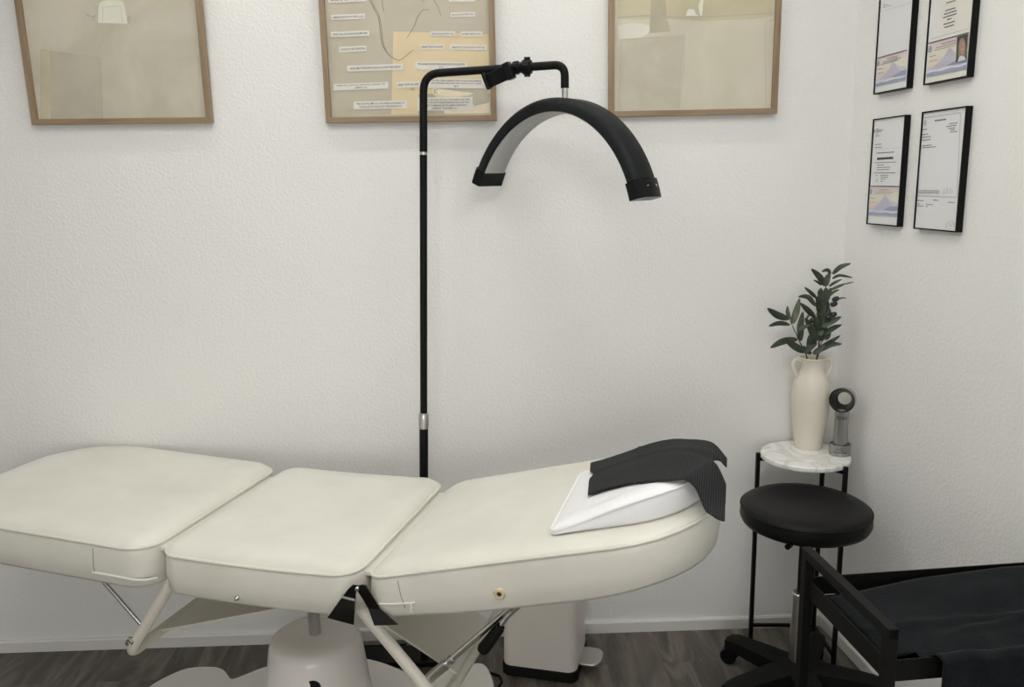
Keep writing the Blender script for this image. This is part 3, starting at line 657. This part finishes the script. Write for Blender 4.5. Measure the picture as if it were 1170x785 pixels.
# ------------------------------------------------------------------ face pillow and cloth on the bed
def sstep(a_, b_, x): t_ = max(0, min(1, (x-a_)/(b_-a_))); return t_*t_*(3-2*t_)
def pil_h(u, v_):
    return .009 + .048*sstep(.40, .66, u)**.85 * (1-.30*sstep(.22, .42, v_))
pil_top = lambda u, v_: back_top(u, v_) + .0225 + pil_h(u, v_)
pil = thing('face_pillow', 'white wedge pillow under the black cloth at the head of the bed', 'pillow', B(.57, .22, back_top(.57, 0)+.0225))
cushion('cover', (.415, .735, .050, .420), (.02, .15, .17, .02), pil_top, pil_h, .010, M['white_vinyl'], pil, M['white_vinyl'], .0034, .002)

def pil_in(u, v_):
    """distance inside the pillow outline (negative outside)"""
    cu, cv, r = .575, .235, .15
    qx = abs(u-cu)-.16+r*(u > cu); qy = abs(v_-cv)-.185+r*(u > cu)
    return -(math.hypot(max(qx, 0), max(qy, 0)) + min(max(qx, qy), 0) - r*(u > cu))
def cloth_pt(i, j, ni, nj):
    s, t_ = i/ni, j/nj
    ul = .478-.050*t_ + .010*math.exp(-((t_-.45)/.06)**2)
    ur = .772 - .030*max(0, 1-abs(t_-.44)/.10) - .050*sstep(.72, 1, t_)
    u = ul+(ur-ul)*s
    near = .160-.085*sstep(0, .80, s) - .060*sstep(.78, 1, s)
    far = .500+.045*sstep(0, .35, s) - .10*sstep(.5, 1, s)
    v_ = near+(far-near)*t_
    k = sstep(-.065, -.006, pil_in(u, v_))
    h = .0275 + (pil_h(u, v_)+.0135)*k
    h += .0016*math.sin(s*9+t_*4) + .0035*math.exp(-((t_-.50)/.02)**2)*(.4+.6*k) + .002*math.exp(-((s-.36)/.015)**2)
    h += .006*sstep(.7, 1, s)*math.sin(t_*9+.6) - .010*sstep(.86, 1, s)*(1-t_)
    return B(u, v_, back_top(u, v_)+h)
NI, NJ = 56, 44
ck = MB().grid([[cloth_pt(i, j, NI, NJ) for j in range(NJ+1)] for i in range(NI+1)]).build('headrest_cloth', M['ribbed'], None, angle=80, solid=.0016)
tag(ck, 'black ribbed cloth draped over the white pillow at the bed head', 'cloth')

# ------------------------------------------------------------------ arched floor lamp behind the bed
PB = V((-.232, 2.432, .022)); PT = V((-.165, 2.425, 1.843)); AE = V((.222, 2.315, 1.825))
lamp = thing('floor_lamp', 'black floor lamp with half-moon arch head reaching over the bed', 'lamp', (PB.x, PB.y, 0))
pp_ = lambda z: PB + (PT-PB)*((z-PB.z)/(PT.z-PB.z))
MB().box((-.30, 2.468, .011), (.36, .10, .022)).build('base', M['black_metal'], lamp, bevel=.004)
MB().tube([PB, pp_(.80)], .0135, 18).build('lower_pole', M['black_metal'], lamp)
MB().lathe([(.0135, -.002), (.0155, .0), (.0158, .02), (.0158, .042), (.0135, .047), (.011, .048)], pp_(.80), (PT-PB), 24).build('height_collar', M['steel'], lamp)
MB().tube([pp_(.84), pp_(1.612)], .0108, 18).build('middle_pole', M['black_metal'], lamp)
MB().tube([pp_(1.612), pp_(1.620)], .0112, 18).build('joint_ring', M['steel'], lamp)
AZ = 1.833
top_c = V((PT.x, PT.y, AZ)); end_c = V((AE.x, AE.y, AZ+.006))
MB().tube(bend([pp_(1.620), top_c, top_c*.25+end_c*.75], .05), .0112, 18).build('upper_arm', M['black_metal'], lamp)
jd = (end_c-top_c).normalized()
J = top_c + (end_c-top_c)*.70
MB().lathe([(.010, -.024), (.0165, -.022), (.0185, -.008), (.0145, -.004), (.0145, .002), (.019, .005), (.0215, .012), (.0215, .024), (.017, .030), (.011, .032)], J, jd, 22)\
   .box(J+jd*.017+V((0, 0, .022)), (.016, .022, .006)).box(J+jd*.017-V((0, 0, .022)), (.016, .014, .007)).build('swivel_joint', M['gloss_black'], lamp)
MB().tube(bend([J, end_c, AE-V((0, 0, .047))], .05), .0112, 18).build('drop_arm', M['black_metal'], lamp)
ac = V((AE.x, AE.y, 1.772))
MB().tube([ac+V((0, 0, .018)), ac-V((0, 0, .024))], .0085, 16).build('connector', M['steel'], lamp)
# phone holder clamped on the arm
hx = V((.88, -.34, .33)).normalized(); hy = V((.30, .93, .10)); hy = (hy-hx*hy.dot(hx)).normalized(); hz = hx.cross(hy)
hc = at(570, 87, 2.335)
ph = MB().box(hc, (.066, .012, .038), (hx, hy, hz)).build('phone_holder', M['gloss_black'], lamp, bevel=.002)
for sgn, w_, k in ((-1, .010, .046), (1, .020, .046)):
    MB().box(hc + hx*(sgn*.034) - hy*.008, (w_, .032, k), (hx, hy, hz)).build('jaw', M['gloss_black'], ph, bevel=.003)
MB().tube([hc+hx*.03+hy*.006, J-jd*.022], .010, 14).build('ball_arm', M['gloss_black'], ph)
# the arch: half ring, width W along its axis, turned so the right end is nearer
PSI = math.radians(44); RO = math.radians(4.5)
AX = V((math.cos(PSI), -math.sin(PSI), 0)); AY = V((math.sin(PSI), math.cos(PSI), 0))
AXr = (AX*math.cos(RO) - EZ*math.sin(RO)); AZr = (EZ*math.cos(RO) + AX*math.sin(RO))
HW, HH, TK, W = .300, .232, .036, .096
apex = V((AE.x, AE.y, 1.752)); actr = apex - AZr*HH
TA = math.radians(67)
def arc2(q):
    return HW*math.sin(q)/math.sin(TA), HH*(math.cos(q)-math.cos(TA))/(1-math.cos(TA))
def arcp(an, inset, yy):
    """an runs 0 (right tip) .. pi (left tip); inset towards the inside of the arch"""
    q = TA*(1-2*an/PI); x, z = arc2(q); x2, z2 = arc2(q+1e-4); tx, tz = x2-x, z2-z; L = math.hypot(tx, tz)
    nx, nz = tz/L, -tx/L                      # inward
    return actr + AXr*(x+nx*inset) + AZr*(z+nz*inset) + AY*yy
sec = [(TK, -W/2+.004), (TK-.004, -W/2), (.015, -W/2), (.008, -W/2+.004), (0, -W/2+.016), (0, W/2-.016), (.008, W/2-.004), (.015, W/2), (TK-.004, W/2), (TK, W/2-.004)]
mb = MB(); NA = 64; n_s = len(sec); vs = []; fs = []
for i in range(NA+1):
    an = PI*i/NA
    for ins, yy in sec: vs.append(arcp(an, ins, yy))
for i in range(NA):
    for k in range(n_s): fs.append((i*n_s+k, i*n_s+(k+1) % n_s, (i+1)*n_s+(k+1) % n_s, (i+1)*n_s+k))
mb.add(vs, fs); head = mb.build('arch_head', M['arch'], lamp, angle=40)
mb = MB(); mb.grid([[arcp(PI*i/NA, TK+.0012, yy) for yy in (-W/2+.007, W/2-.007)] for i in range(NA+1)]); mb.build('light_strip', M['diffuser'], head, solid=.0014)
def cap(an0, an1):
    mb = MB(); vs = []; fs = []; ex = [(TK+.003, -W/2-.001), (TK-.004, -W/2-.004), (.010, -W/2-.004), (.0, -W/2+.006), (-.004, -W/2+.016), (-.004, W/2-.016), (0, W/2-.006), (.010, W/2+.004), (TK-.004, W/2+.004), (TK+.003, W/2+.001)]
    K = 6
    for i in range(K+1):
        an = an0+(an1-an0)*i/K
        for ins, yy in ex: vs.append(arcp(an, ins, yy))
    for i in range(K):
        for k in range(n_s): fs.append((i*n_s+k, i*n_s+(k+1) % n_s, (i+1)*n_s+(k+1) % n_s, (i+1)*n_s+k))
    fs.append(tuple(range(n_s))); fs.append(tuple(K*n_s+k for k in reversed(range(n_s))))
    return mb.add(vs, fs).build('end_cap', M['gloss_black'], head, angle=40)
capR = cap(-.035, .145); capR['label'] = 'right end cap with minus and plus buttons'
cap(PI-.13, PI+.035)
def mark(segs):
    mb = MB()
    for a0, a1, y0, y1 in segs: mb.poly([arcp(a0, -.0048, y0), arcp(a1, -.0048, y0), arcp(a1, -.0048, y1), arcp(a0, -.0048, y1)])
    return mb
pm_ = MB(); 
for a0, a1, y0, y1 in ((.035, .115, -.026, -.025), (.035, .115, .0325, .0335), (.035, .038, -.026, .0335), (.112, .115, -.026, .0335)): pm_.poly([arcp(a0, -.0046, y0), arcp(a1, -.0046, y0), arcp(a1, -.0046, y1), arcp(a0, -.0046, y1)])
pm_.build('control_panel', M['black_metal'], head)
mark([(.070, .075, -.020, -.012)]).build('minus_mark', M['mark'], head)
mark([(.070, .075, .019, .027), (.060, .085, .0222, .0238)]).build('plus_mark', M['mark'], head)
pt = [arcp(-.0365, TK*.5 + .0045*math.sin(k*PI/6), .012*math.cos(k*PI/6)) for k in range(12)]
MB().poly(pt).build('charge_port', M['grey_ink'], head)
# mains cable on the floor along the wall
MB().tube([V(p) for p in bend([(-.47, 2.47, .006), (-.56, 2.50, .004), (-.60, 2.555, .004), (-.40, 2.548, .004), (-.30, 2.552, .004)], .03)], .0035, 8).build('power_cable', M['rubber'], lamp)
cb = MB().tube(bend([(-.028, 2.375, .004), (.012, 2.352, .004), (.018, 2.318, .004), (.0, 2.282, .004), (.006, 2.250, .004)], .02), .0038, 8).build('floor_cable', M['rubber'])
tag(cb, 'loop of black cable on the floor between the bed base and the pedal bin', 'cable')

# ------------------------------------------------------------------ pedal bin
bd = math.radians(-16); bx = V((math.cos(bd), math.sin(bd), 0)); by = V((-math.sin(bd), math.cos(bd), 0))
bc = V((.017, 2.366, 0)) + bx*.120 + by*.108
binn = thing('pedal_bin', 'pale beige pedal bin with black base standing on the floor beyond the bed', 'bin', bc)
def rr_box(w, dpt, z0, z1, rad, nm, m, parent, tw=1, bev=0):
    mb = MB(); o = outline(-w/2, w/2, -dpt/2, dpt/2, (rad,)*4); N = len(o)
    vs = [bc + bx*u + by*v_ + EZ*z0 for u, v_ in o] + [bc + bx*(u*tw) + by*(v_*tw) + EZ*z1 for u, v_ in o]
    mb.add(vs, [tuple(reversed(range(N))), tuple(range(N, 2*N))] + [(i, (i+1) % N, N+(i+1) % N, N+i) for i in range(N)])
    return mb.build(nm, m, parent, bevel=bev)
rr_box(.244, .220, 0, .034, .030, 'base_rim', M['rubber'], binn, 1, .004)
rr_box(.236, .212, .026, .390, .030, 'body', M['binbody'], binn, .97, .006)
rr_box(.240, .216, .390, .425, .032, 'lid', M['binbody'], binn, .95, .010)
pdp = bc + bx*.150 - by*.005 + EZ*.030
pdl = MB(); oo = outline(-.036, .036, -.05, .05, (.006, .03, .03, .006))
pdl.prism([pdp + bx*u + by*v_ for u, v_ in oo], V((0, 0, .010))).build('pedal', M['steel'], binn, bevel=.004)

# ------------------------------------------------------------------ marble side table
tc_ = V((.985, 2.443, 0)); TZ = .680
tab = thing('side_table', 'round white marble side table with black metal legs in the corner', 'side table', tc_)
MB().lathe([(0, TZ-.018), (.128, TZ-.018), (.1345, TZ-.015), (.136, TZ-.009), (.1345, TZ-.003), (.131, TZ), (0, TZ)], tc_, EZ, 64).build('marble_top', M['marble'], tab)
angs = [math.radians(a) for a in (168, -57, 45)]
LP = []
for an in angs:
    d_ = V((math.cos(an), math.sin(an), 0)); LP.append(tc_ + d_*.142)
ux = V((1, 0, 0))
for p, an in zip(LP, angs):
    d_ = V((math.cos(an), math.sin(an), 0))
    mb = MB().box((p.x, p.y, (TZ-.004)/2), (.0125, .0125, TZ-.004))
    mb.bar(p+EZ*(TZ-.024), tc_+d_*.085+EZ*(TZ-.024), .010, .010).build('leg', M['black_metal'], tab, bevel=.0015)
for a, b in ((0, 2), (2, 1)):
    MB().bar(LP[a]+EZ*(.08 if a == 0 else .03), LP[b]+EZ*(.03 if b == 2 else .05), .009, .010).build('stretcher', M['black_metal'], tab)

# vase
vc = V((1.018, 2.506, TZ))
vase = thing('vase', 'cream two-handled ceramic vase on the marble side table', 'vase', vc)
K = .00082
prof = [(0, .0), (50*K, 0), (52*K, 4*K), (51*K, 12*K), (55*K, 40*K), (63*K, 90*K), (70*K, 150*K), (73*K, 200*K), (71*K, 235*K), (64*K, 265*K), (52*K, 288*K), (44*K, 305*K), (41*K, 322*K), (42*K, 338*K), (47*K, 352*K), (50*K, 358*K), (48*K, 360*K), (43*K, 352*K), (37*K, 335*K), (36*K, 318*K), (46*K, 285*K), (60*K, 240*K), (60*K, 100*K), (45*K, 15*K), (0, 12*K)]
MB().lathe(prof, vc, EZ, 56).build('body', M['ceramic'], vase, angle=60)
for sg in (-1, 1):
    P = curve([(sg*43*K, 347*K), (sg*62*K, 352*K), (sg*73*K, 335*K), (sg*70*K, 310*K), (sg*60*K, 290*K), (sg*54*K, 278*K)], 5)
    MB().tube([vc + V((a*math.cos(.15), -a*math.sin(.15)*.3, z)) for a, z in P], 7.6*K, 10).build('handle', M['ceramic'], vase)

# olive branch in the vase
ol = thing('olive_branch', 'artificial olive branch with dark leaves and black olives in the cream vase', 'plant', vc+V((0, 0, .28)))
PY = 2.495
def zp(a, b, dy=0): return at(870+a/6.036, 290+b/6.036, PY+dy)
stem = MB()
def stemline(pts, dys, r0, r1):
    P = bend([zp(a, b, d_) for (a, b), d_ in zip(pts, dys)], .02); n = len(P)
    stem.tube(P, [r0+(r1-r0)*i/(n-1) for i in range(n)], 7)
stemline([(345, 850), (392, 690), (402, 560), (420, 400), (432, 260), (478, 135)], [0, 0, 0, .005, .01, .01], .0028, .0012)
stemline([(335, 850), (310, 700), (265, 610), (215, 500), (193, 455)], [0, 0, -.01, -.02, -.02], .0024, .0010)
stemline([(350, 850), (385, 700), (400, 640), (440, 560), (470, 500)], [0, -.01, -.02, -.03, -.035], .0022, .001)
stemline([(440, 370), (470, 345), (500, 330)], [.005, -.005, -.01], .001, .0007)
stem.build('stem', M['stem'], ol)
leaf = MB()
def leafblade(pts, w, dy0=0, dy1=0, roll=.3):
    """curved lance leaf along pixel pts (in the 6x view of the plant), width w"""
    Q = curve(pts, 5) if len(pts) > 2 else curve([pts[0], ((pts[0][0]+pts[1][0])/2+random.uniform(-5, 5), (pts[0][1]+pts[1][1])/2-7), pts[1]], 5)
    N = len(Q); rows = []
    wm = w/6.036*2.52/F_PX
    cen = [zp(a, b, dy0+(dy1-dy0)*i/(N-1)) for i, (a, b) in enumerate(Q)]
    for i, c in enumerate(cen):
        t_ = i/(N-1); d_ = (cen[min(i+1, N-1)]-cen[max(i-1, 0)]).normalized()
        view = (c-EYE).normalized(); side = d_.cross(view).normalized(); side = (side*math.cos(roll)+view*math.sin(roll)*random.choice((1,))).normalized()
        nrm = side.cross(d_).normalized()
        hw = wm/2/max(.6, math.cos(roll))*(math.sin(PI*min(1, t_*.97+.03)**.85)**.8 if t_ < 1 else .0)+.0003
        rows.append([c-side*hw+nrm*hw*.25, c-side*hw*.5+nrm*hw*.06, c, c+side*hw*.5+nrm*hw*.06, c+side*hw+nrm*hw*.25])
    leaf.grid(rows)
LV = [([(190, 452), (110, 425), (40, 375)], 48, -.02, -.05), ([(198, 490), (120, 480), (50, 500)], 32, -.02, -.06), ([(198, 455), (180, 405), (180, 358)], 27, -.02, -.0),
      ([(212, 482), (238, 400), (263, 305)], 46, -.02, .01), ([(250, 590), (150, 605), (60, 650)], 46, -.01, -.05), ([(300, 680), (230, 640), (160, 590)], 50, -.01, -.03),
      ([(372, 440), (320, 390), (265, 338)], 38, 0, -.03), ([(370, 360), (320, 300), (252, 296)], 34, 0, .02), ([(380, 308), (340, 270), (296, 230)], 26, .01, .02),
      ([(436, 222), (400, 160), (343, 103)], 42, .01, -.01), ([(412, 218), (385, 195), (357, 180)], 15, .01, .02), ([(440, 225), (450, 180), (472, 130)], 44, -.005, -.01),
      ([(478, 142), (455, 112), (415, 125)], 24, 0, -.01), ([(490, 140), (545, 90), (618, 66)], 32, .01, -.01), ([(465, 225), (510, 195), (556, 175)], 20, .01, .0),
      ([(470, 252), (530, 225), (580, 205)], 20, .01, .0), ([(455, 302), (495, 265), (540, 246)], 18, .0, .01), ([(488, 172), (540, 148), (632, 166)], 20, .01, .02), ([(560, 212), (600, 202), (640, 193)], 8, .0, .02),
      ([(270, 602), (268, 500), (286, 398)], 46, -.02, -.03), ([(370, 622), (345, 530), (300, 440)], 50, -.02, -.04), ([(248, 540), (290, 505), (342, 490)], 30, -.03, -.04),
      ([(385, 675), (470, 625), (556, 622)], 40, -.01, -.03), ([(390, 655), (470, 610), (545, 562)], 30, -.01, .0), ([(432, 562), (490, 515), (556, 488)], 36, -.02, -.01),
      ([(412, 502), (480, 465), (552, 432)], 44, -.02, -.03), ([(440, 482), (458, 430), (462, 362)], 48, -.01, -.0), ([(432, 335), (440, 285), (445, 232)], 56, -.01, -.01),
      ([(412, 425), (420, 375), (415, 322)], 48, -.015, -.02), ([(388, 545), (378, 490), (372, 430)], 50, -.02, -.025), ([(408, 590), (395, 560), (430, 528)], 50, -.03, -.03),
      ([(328, 672), (332, 620), (328, 560)], 44, -.01, -.02), ([(300, 680), (340, 640), (385, 618)], 40, -.02, -.02), ([(440, 592), (460, 565), (478, 542)], 30, -.02, -.01),
      ([(395, 660), (430, 640), (470, 600)], 34, .01, .02), ([(400, 320), (392, 360), (375, 330)], 40, .01, .02), ([(520, 318), (550, 305), (588, 304)], 10, -.01, -.01),
      ([(355, 690), (400, 660), (440, 625)], 40, -.025, -.03), ([(400, 480), (430, 470), (455, 490)], 40, .015, .02), ([(300, 470), (320, 430), (345, 400)], 14, .0, .01),
      ([(345, 690), (300, 660), (270, 640)], 40, .015, .02), ([(385, 600), (365, 560), (370, 520)], 44, .01, .015), ([(415, 300), (405, 270), (412, 235)], 40, .015, .02)]
for k in range(16):
    y0_ = 300+k*20; x0_ = 432-(y0_-300)*.09; sg = (-1, 1)[k % 2]; L_ = random.uniform(45, 80)
    LV.append(([(x0_, y0_), (x0_+sg*L_*.4, y0_-L_*.55), (x0_+sg*L_*.62, y0_-L_*1.1)], random.uniform(26, 40), .012*(-1)**(k//2), .02*(-1)**(k//2)))
for pts, w_, d0, d1 in LV: leafblade(pts, w_*1.0, d0, d1, random.uniform(.1, .6))
leaf.build('leaf', M['leaf'], ol, angle=80)['kind'] = 'stuff'
for a, b, dy in ((512, 312, -.015), (500, 347, -.02), (495, 420, -.02), (462, 437, -.025), (352, 458, -.01)):
    c = zp(a, b, dy); ax_ = V((.85, -.2, .45)).normalized()
    MB().lathe([(0, -.0115), (.005, -.0098), (.0075, -.005), (.0082, 0), (.0075, .005), (.005, .0098), (0, .0115)], c, ax_, 16).build('olive', M['olive'], ol)

# silver award standing beside the vase
dc = V((1.087, 2.427, TZ))
aw = thing('award_trophy', 'silver ring-topped award beside the vase on the marble table', 'award', dc)
MB().lathe([(.0305, 0), (.0315, .001), (.0315, .034), (.0305, .035), (.0285, .035), (.0285, .031), (0, .031)], dc, EZ, 40).build('base', M['silver'], aw)
MB().lathe([(.0215, .031), (.0205, .05), (.0200, .10), (.0205, .138), (.0205, .146), (0, .146)], dc, EZ, 32).build('column', M['silver'], aw)
fd = (EYE - dc); fd.z = 0; fd = (fd.normalized()*1 + V((-.22, 0, .08))).normalized()
rc_ = dc + V((0, 0, .176))
rg = MB().lathe([(.0375, .018), (.0385, .014), (.036, -.020), (.030, -.026), (.0195, -.026)], rc_, fd, 40, cap=False).build('ring_head', M['silver'], aw)
MB().lathe([(.0375, .018), (.0345, .018), (.0335, .010), (.0200, -.022), (.0195, -.026)], rc_, fd, 40, cap=False).build('ring_inner', M['gloss_black'], rg)
vd = (EYE-dc); vd.z = 0; vd.normalize(); sx = V((-vd.y, vd.x, 0))*1
sx = sx if sx.x > 0 else -sx
bars = MB()
for k in range(7):
    a = (-.014 + k*.0047)/.0202; c = dc + (vd*math.cos(a)+sx*math.sin(a))*.0204 + EZ*.122
    bars.box(c, (.0013 if k % 2 else .002, .0006, .011), (sx*math.cos(a)-vd*math.sin(a), vd*math.cos(a)+sx*math.sin(a), EZ))
bars.build('band_marks', M['ink'], aw)
ins = MB()
def onb(a, z, r=.0318): return dc + (vd*math.cos(a)+sx*math.sin(a))*r + EZ*z
scr = curve([(-.012, .021), (-.010, .026), (-.008, .021), (-.005, .024), (-.003, .021), (0, .0235), (.002, .021), (.005, .024), (.006, .021), (.012, .022)], 4)
ins.tube([onb(a/.0315, z) for a, z in scr], .0005, 5)
p_ = -.019
while p_ < .019:
    L = random.uniform(.0012, .0022); ins.box(onb((p_+L/2)/.0315, .014), (L, .0005, .0028), (sx, vd, EZ)); p_ += L+.0007
ins.build('inscription', M['ink'], aw)

# ------------------------------------------------------------------ stool
sc_ = V((.898, 2.205, 0)); SZ = .602; SR = .180
stool = thing('stool', 'black round padded stool on a five-star wheeled base before the side table', 'stool', sc_)
MB().lathe([(0, SZ-.052), (.13, SZ-.056), (.160, SZ-.052), (.175, SZ-.044), (.1815, SZ-.03), (SR, SZ-.012), (SR-.001, SZ-.002), (SR-.005, SZ+.005), (SR-.016, SZ+.011), (SR-.05, SZ+.014), (.06, SZ+.012), (0, SZ+.011)], sc_, EZ, 64).build('seat', M['black_vinyl'], stool, angle=70)
MB().tube([sc_+V((math.cos(a*PI/32)*(SR-.0005), math.sin(a*PI/32)*(SR-.0005), SZ-.001)) for a in range(64)], .0022, 6, closed=True).build('seam', M['black_vinyl'], stool)
MB().lathe([(0, SZ-.075), (.05, SZ-.072), (.06, SZ-.055)], sc_, EZ, 24).build('seat_plate', M['black_metal'], stool)
lvr = MB().tube([sc_+V((-.03, -.03, SZ-.066)), sc_+V((-.085, -.11, SZ-.068))], .004, 8).lathe([(0, -.012), (.008, -.01), (.008, .01), (0, .012)], sc_+V((-.085, -.11, SZ-.066)), V((1, 1, 0)), 12).build('lever', M['gloss_black'], stool)
MB().lathe([(.011, .30), (.011, SZ-.07)], sc_, EZ, 20).build('piston', M['black_metal'], stool)
MB().lathe([(.0245, .075), (.0245, .335), (.022, .338), (.011, .338)], sc_, EZ, 24).build('gas_cylinder', M['steel'], stool)
MB().lathe([(.058, .058), (.058, .100), (.046, .117), (.027, .121)], sc_, EZ, 28).build('hub', M['rubber'], stool)
def star_arm(an):
    d_ = V((math.cos(an), math.sin(an), 0)); s_ = V((-d_.y, d_.x, 0)); rows = []
    for i in range(9):
        t_ = i/8; r = .028+.218*t_; w_ = .040-.013*t_; zt = .112-.020*t_**1.4; zb = zt-.058+.018*t_
        if i == 8: zt -= .006; w_ *= .85
        c = sc_+d_*r
        rows.append([c-s_*w_+EZ*zb, c-s_*w_+EZ*(zt-.008), c-s_*w_*.6+EZ*zt, c+s_*w_*.6+EZ*zt, c+s_*w_+EZ*(zt-.008), c+s_*w_+EZ*zb, c-s_*w_+EZ*zb])
    mb = MB().grid(rows); mb.poly(list(reversed(rows[0][:6]))); mb.poly(rows[-1][:6])
    a = mb.build('star_leg', M['rubber'], stool, angle=50)
    cp = sc_+d_*.228; cd = V((math.cos(an+.35), math.sin(an+.35), 0)); cs = V((-cd.y, cd.x, 0)); wc = cp+cd*.012+EZ*.0262
    cst = MB()
    for sg in (-1, 1): cst.lathe([(0, -.009), (.018, -.009), (.0245, -.007), (.0262, 0), (.0245, .007), (.018, .0085), (.016, .007), (0, .007)], wc+cs*(sg*.015), cs*sg, 24)
    cst.tube([cp+EZ*.07, cp+EZ*.04], .008, 10); cst.box(cp+cd*.004+EZ*.046, (.040, .014, .016), (cd, cs, EZ))
    cst.build('caster', M['gloss_black'], a)
for k in range(5): star_arm(math.radians(54+72*k))

# ------------------------------------------------------------------ cart with towel
ca = math.radians(4.2); c1 = V((math.cos(ca), math.sin(ca), 0)); c2 = V((-math.sin(ca), math.cos(ca), 0))
co = V((.672, 1.262, 0)); CL, CW, HZ, PS = .50, .306, .78, .020
def K2(a, b, z): return co + c1*a + c2*b + EZ*z
cart = thing('utility_cart', 'black metal utility cart with handle frame beside the stool', 'cart', K2(CL/2, CW/2, 0))
AXC = (c1, c2, EZ)
for a in (0, CL):
    for b in (0, CW): MB().box(K2(a, b, (HZ+.07)/2), (PS, PS, HZ-.07), AXC).build('post', M['cart'], cart, bevel=.0015)
    MB().box(K2(a, CW/2, HZ-PS/2+.0003), (PS-.0005, CW+PS, PS), AXC).build('handle_bar', M['cart'], cart, bevel=.0015)
def tray(zt, hh, nm):
    t = MB(); th = .003
    t.box(K2(CL/2, CW/2, zt-hh+.0015), (CL-PS, CW-PS, .003), AXC)
    t.box(K2(CL/2, 0, zt-hh/2), (CL-PS, th, hh), AXC).box(K2(CL/2, CW, zt-hh/2), (CL-PS, th, hh), AXC)
    t.box(K2(0, CW/2, zt-hh/2), (th, CW-PS, hh), AXC).box(K2(CL, CW/2, zt-hh/2), (th, CW-PS, hh), AXC)
    return t.build(nm, M['cart'], cart)
tray(.716, .040, 'top_tray'); tray(.43, .040, 'middle_tray'); tray(.16, .040, 'bottom_tray')
for a in (0, CL):
    for b in (0, CW):
        MB().lathe([(0, -.010), (.026, -.010), (.030, 0), (.026, .010), (0, .010)], K2(a, b, .030), c2, 20).box(K2(a, b, .058), (.022, .026, .034), AXC).build('caster', M['rubber'], cart)

def towel_pt(i, j, ni, nj):
    """s along the cart, t from the back rim over the front rim and down"""
    s, t_ = i/ni, j/nj
    a = .022 + (CL-.05)*s; arc = t_*.66
    back = CW-.022 - .028*max(0, 1-s*2.2) + .0*s
    z = .682 + .012 + .026*min(1, s*1.15)*math.exp(-((arc-.0)/.12)**2)
    flat = back+.004
    fd_ = sstep(0, .10, arc); fold = fd_*(.0028*math.sin(arc*55+s*5+.6)*(.4+.6*s) + .002*math.sin(arc*23-s*9) + .0012*math.sin(s*26+arc*12) + .009*math.exp(-((arc-.13-.03*s)/.010)**2)*(.3+.7*s) + .008*math.exp(-((arc-.20+.05*s)/.009)**2)*sstep(.2, .6, s))
    if arc < flat-.03: return K2(a, back-arc, z+max(-.004, fold))
    q = arc-(flat-.03)
    if q < .055:
        k = q/.055; return K2(a, .026-k*.046, .6935+.0345*math.sin(k*PI*.55)+.003*math.sin(s*30)*k)
    q -= .055
    return K2(a, -.018-.006-.006*math.sin(s*18+q*6)*min(1, q*8)-.004, .7255-q+.002*math.sin(s*30))
NI, NJ = 60, 90
P = [[towel_pt(i, j, NI, NJ) for j in range(NJ+1)] for i in range(NI+1)]
JT = int(NJ*(CW-.022-.028-.03)/.66)-1; IL = 8      # the left corner ends inside the tray
tg = MB(); tg.grid([r[:JT+1] for r in P]); tg.grid([r[JT:] for r in P[IL:]])
tg = tg.build('towel', M['towel'], None, angle=180, solid=.003)
tag(tg, 'navy-black plush towel lying in the cart tray and hanging over its front', 'towel')

# ------------------------------------------------------------------ view
S.view_settings.view_transform = 'Standard'; S.view_settings.look = 'None'; S.view_settings.gamma = 1
S.view_settings.use_curve_mapping = False; S.view_settings.exposure = -0.64
wd = bpy.data.worlds.new('world'); S.world = wd; wd.use_nodes = True
wd.node_tree.nodes['Background'].inputs[0].default_value = (.9, .93, 1, 1); wd.node_tree.nodes['Background'].inputs[1].default_value = .3
S.cycles.max_bounces = 10; S.cycles.diffuse_bounces = 6; S.cycles.transparent_max_bounces = 16
S.cycles.use_denoising = True
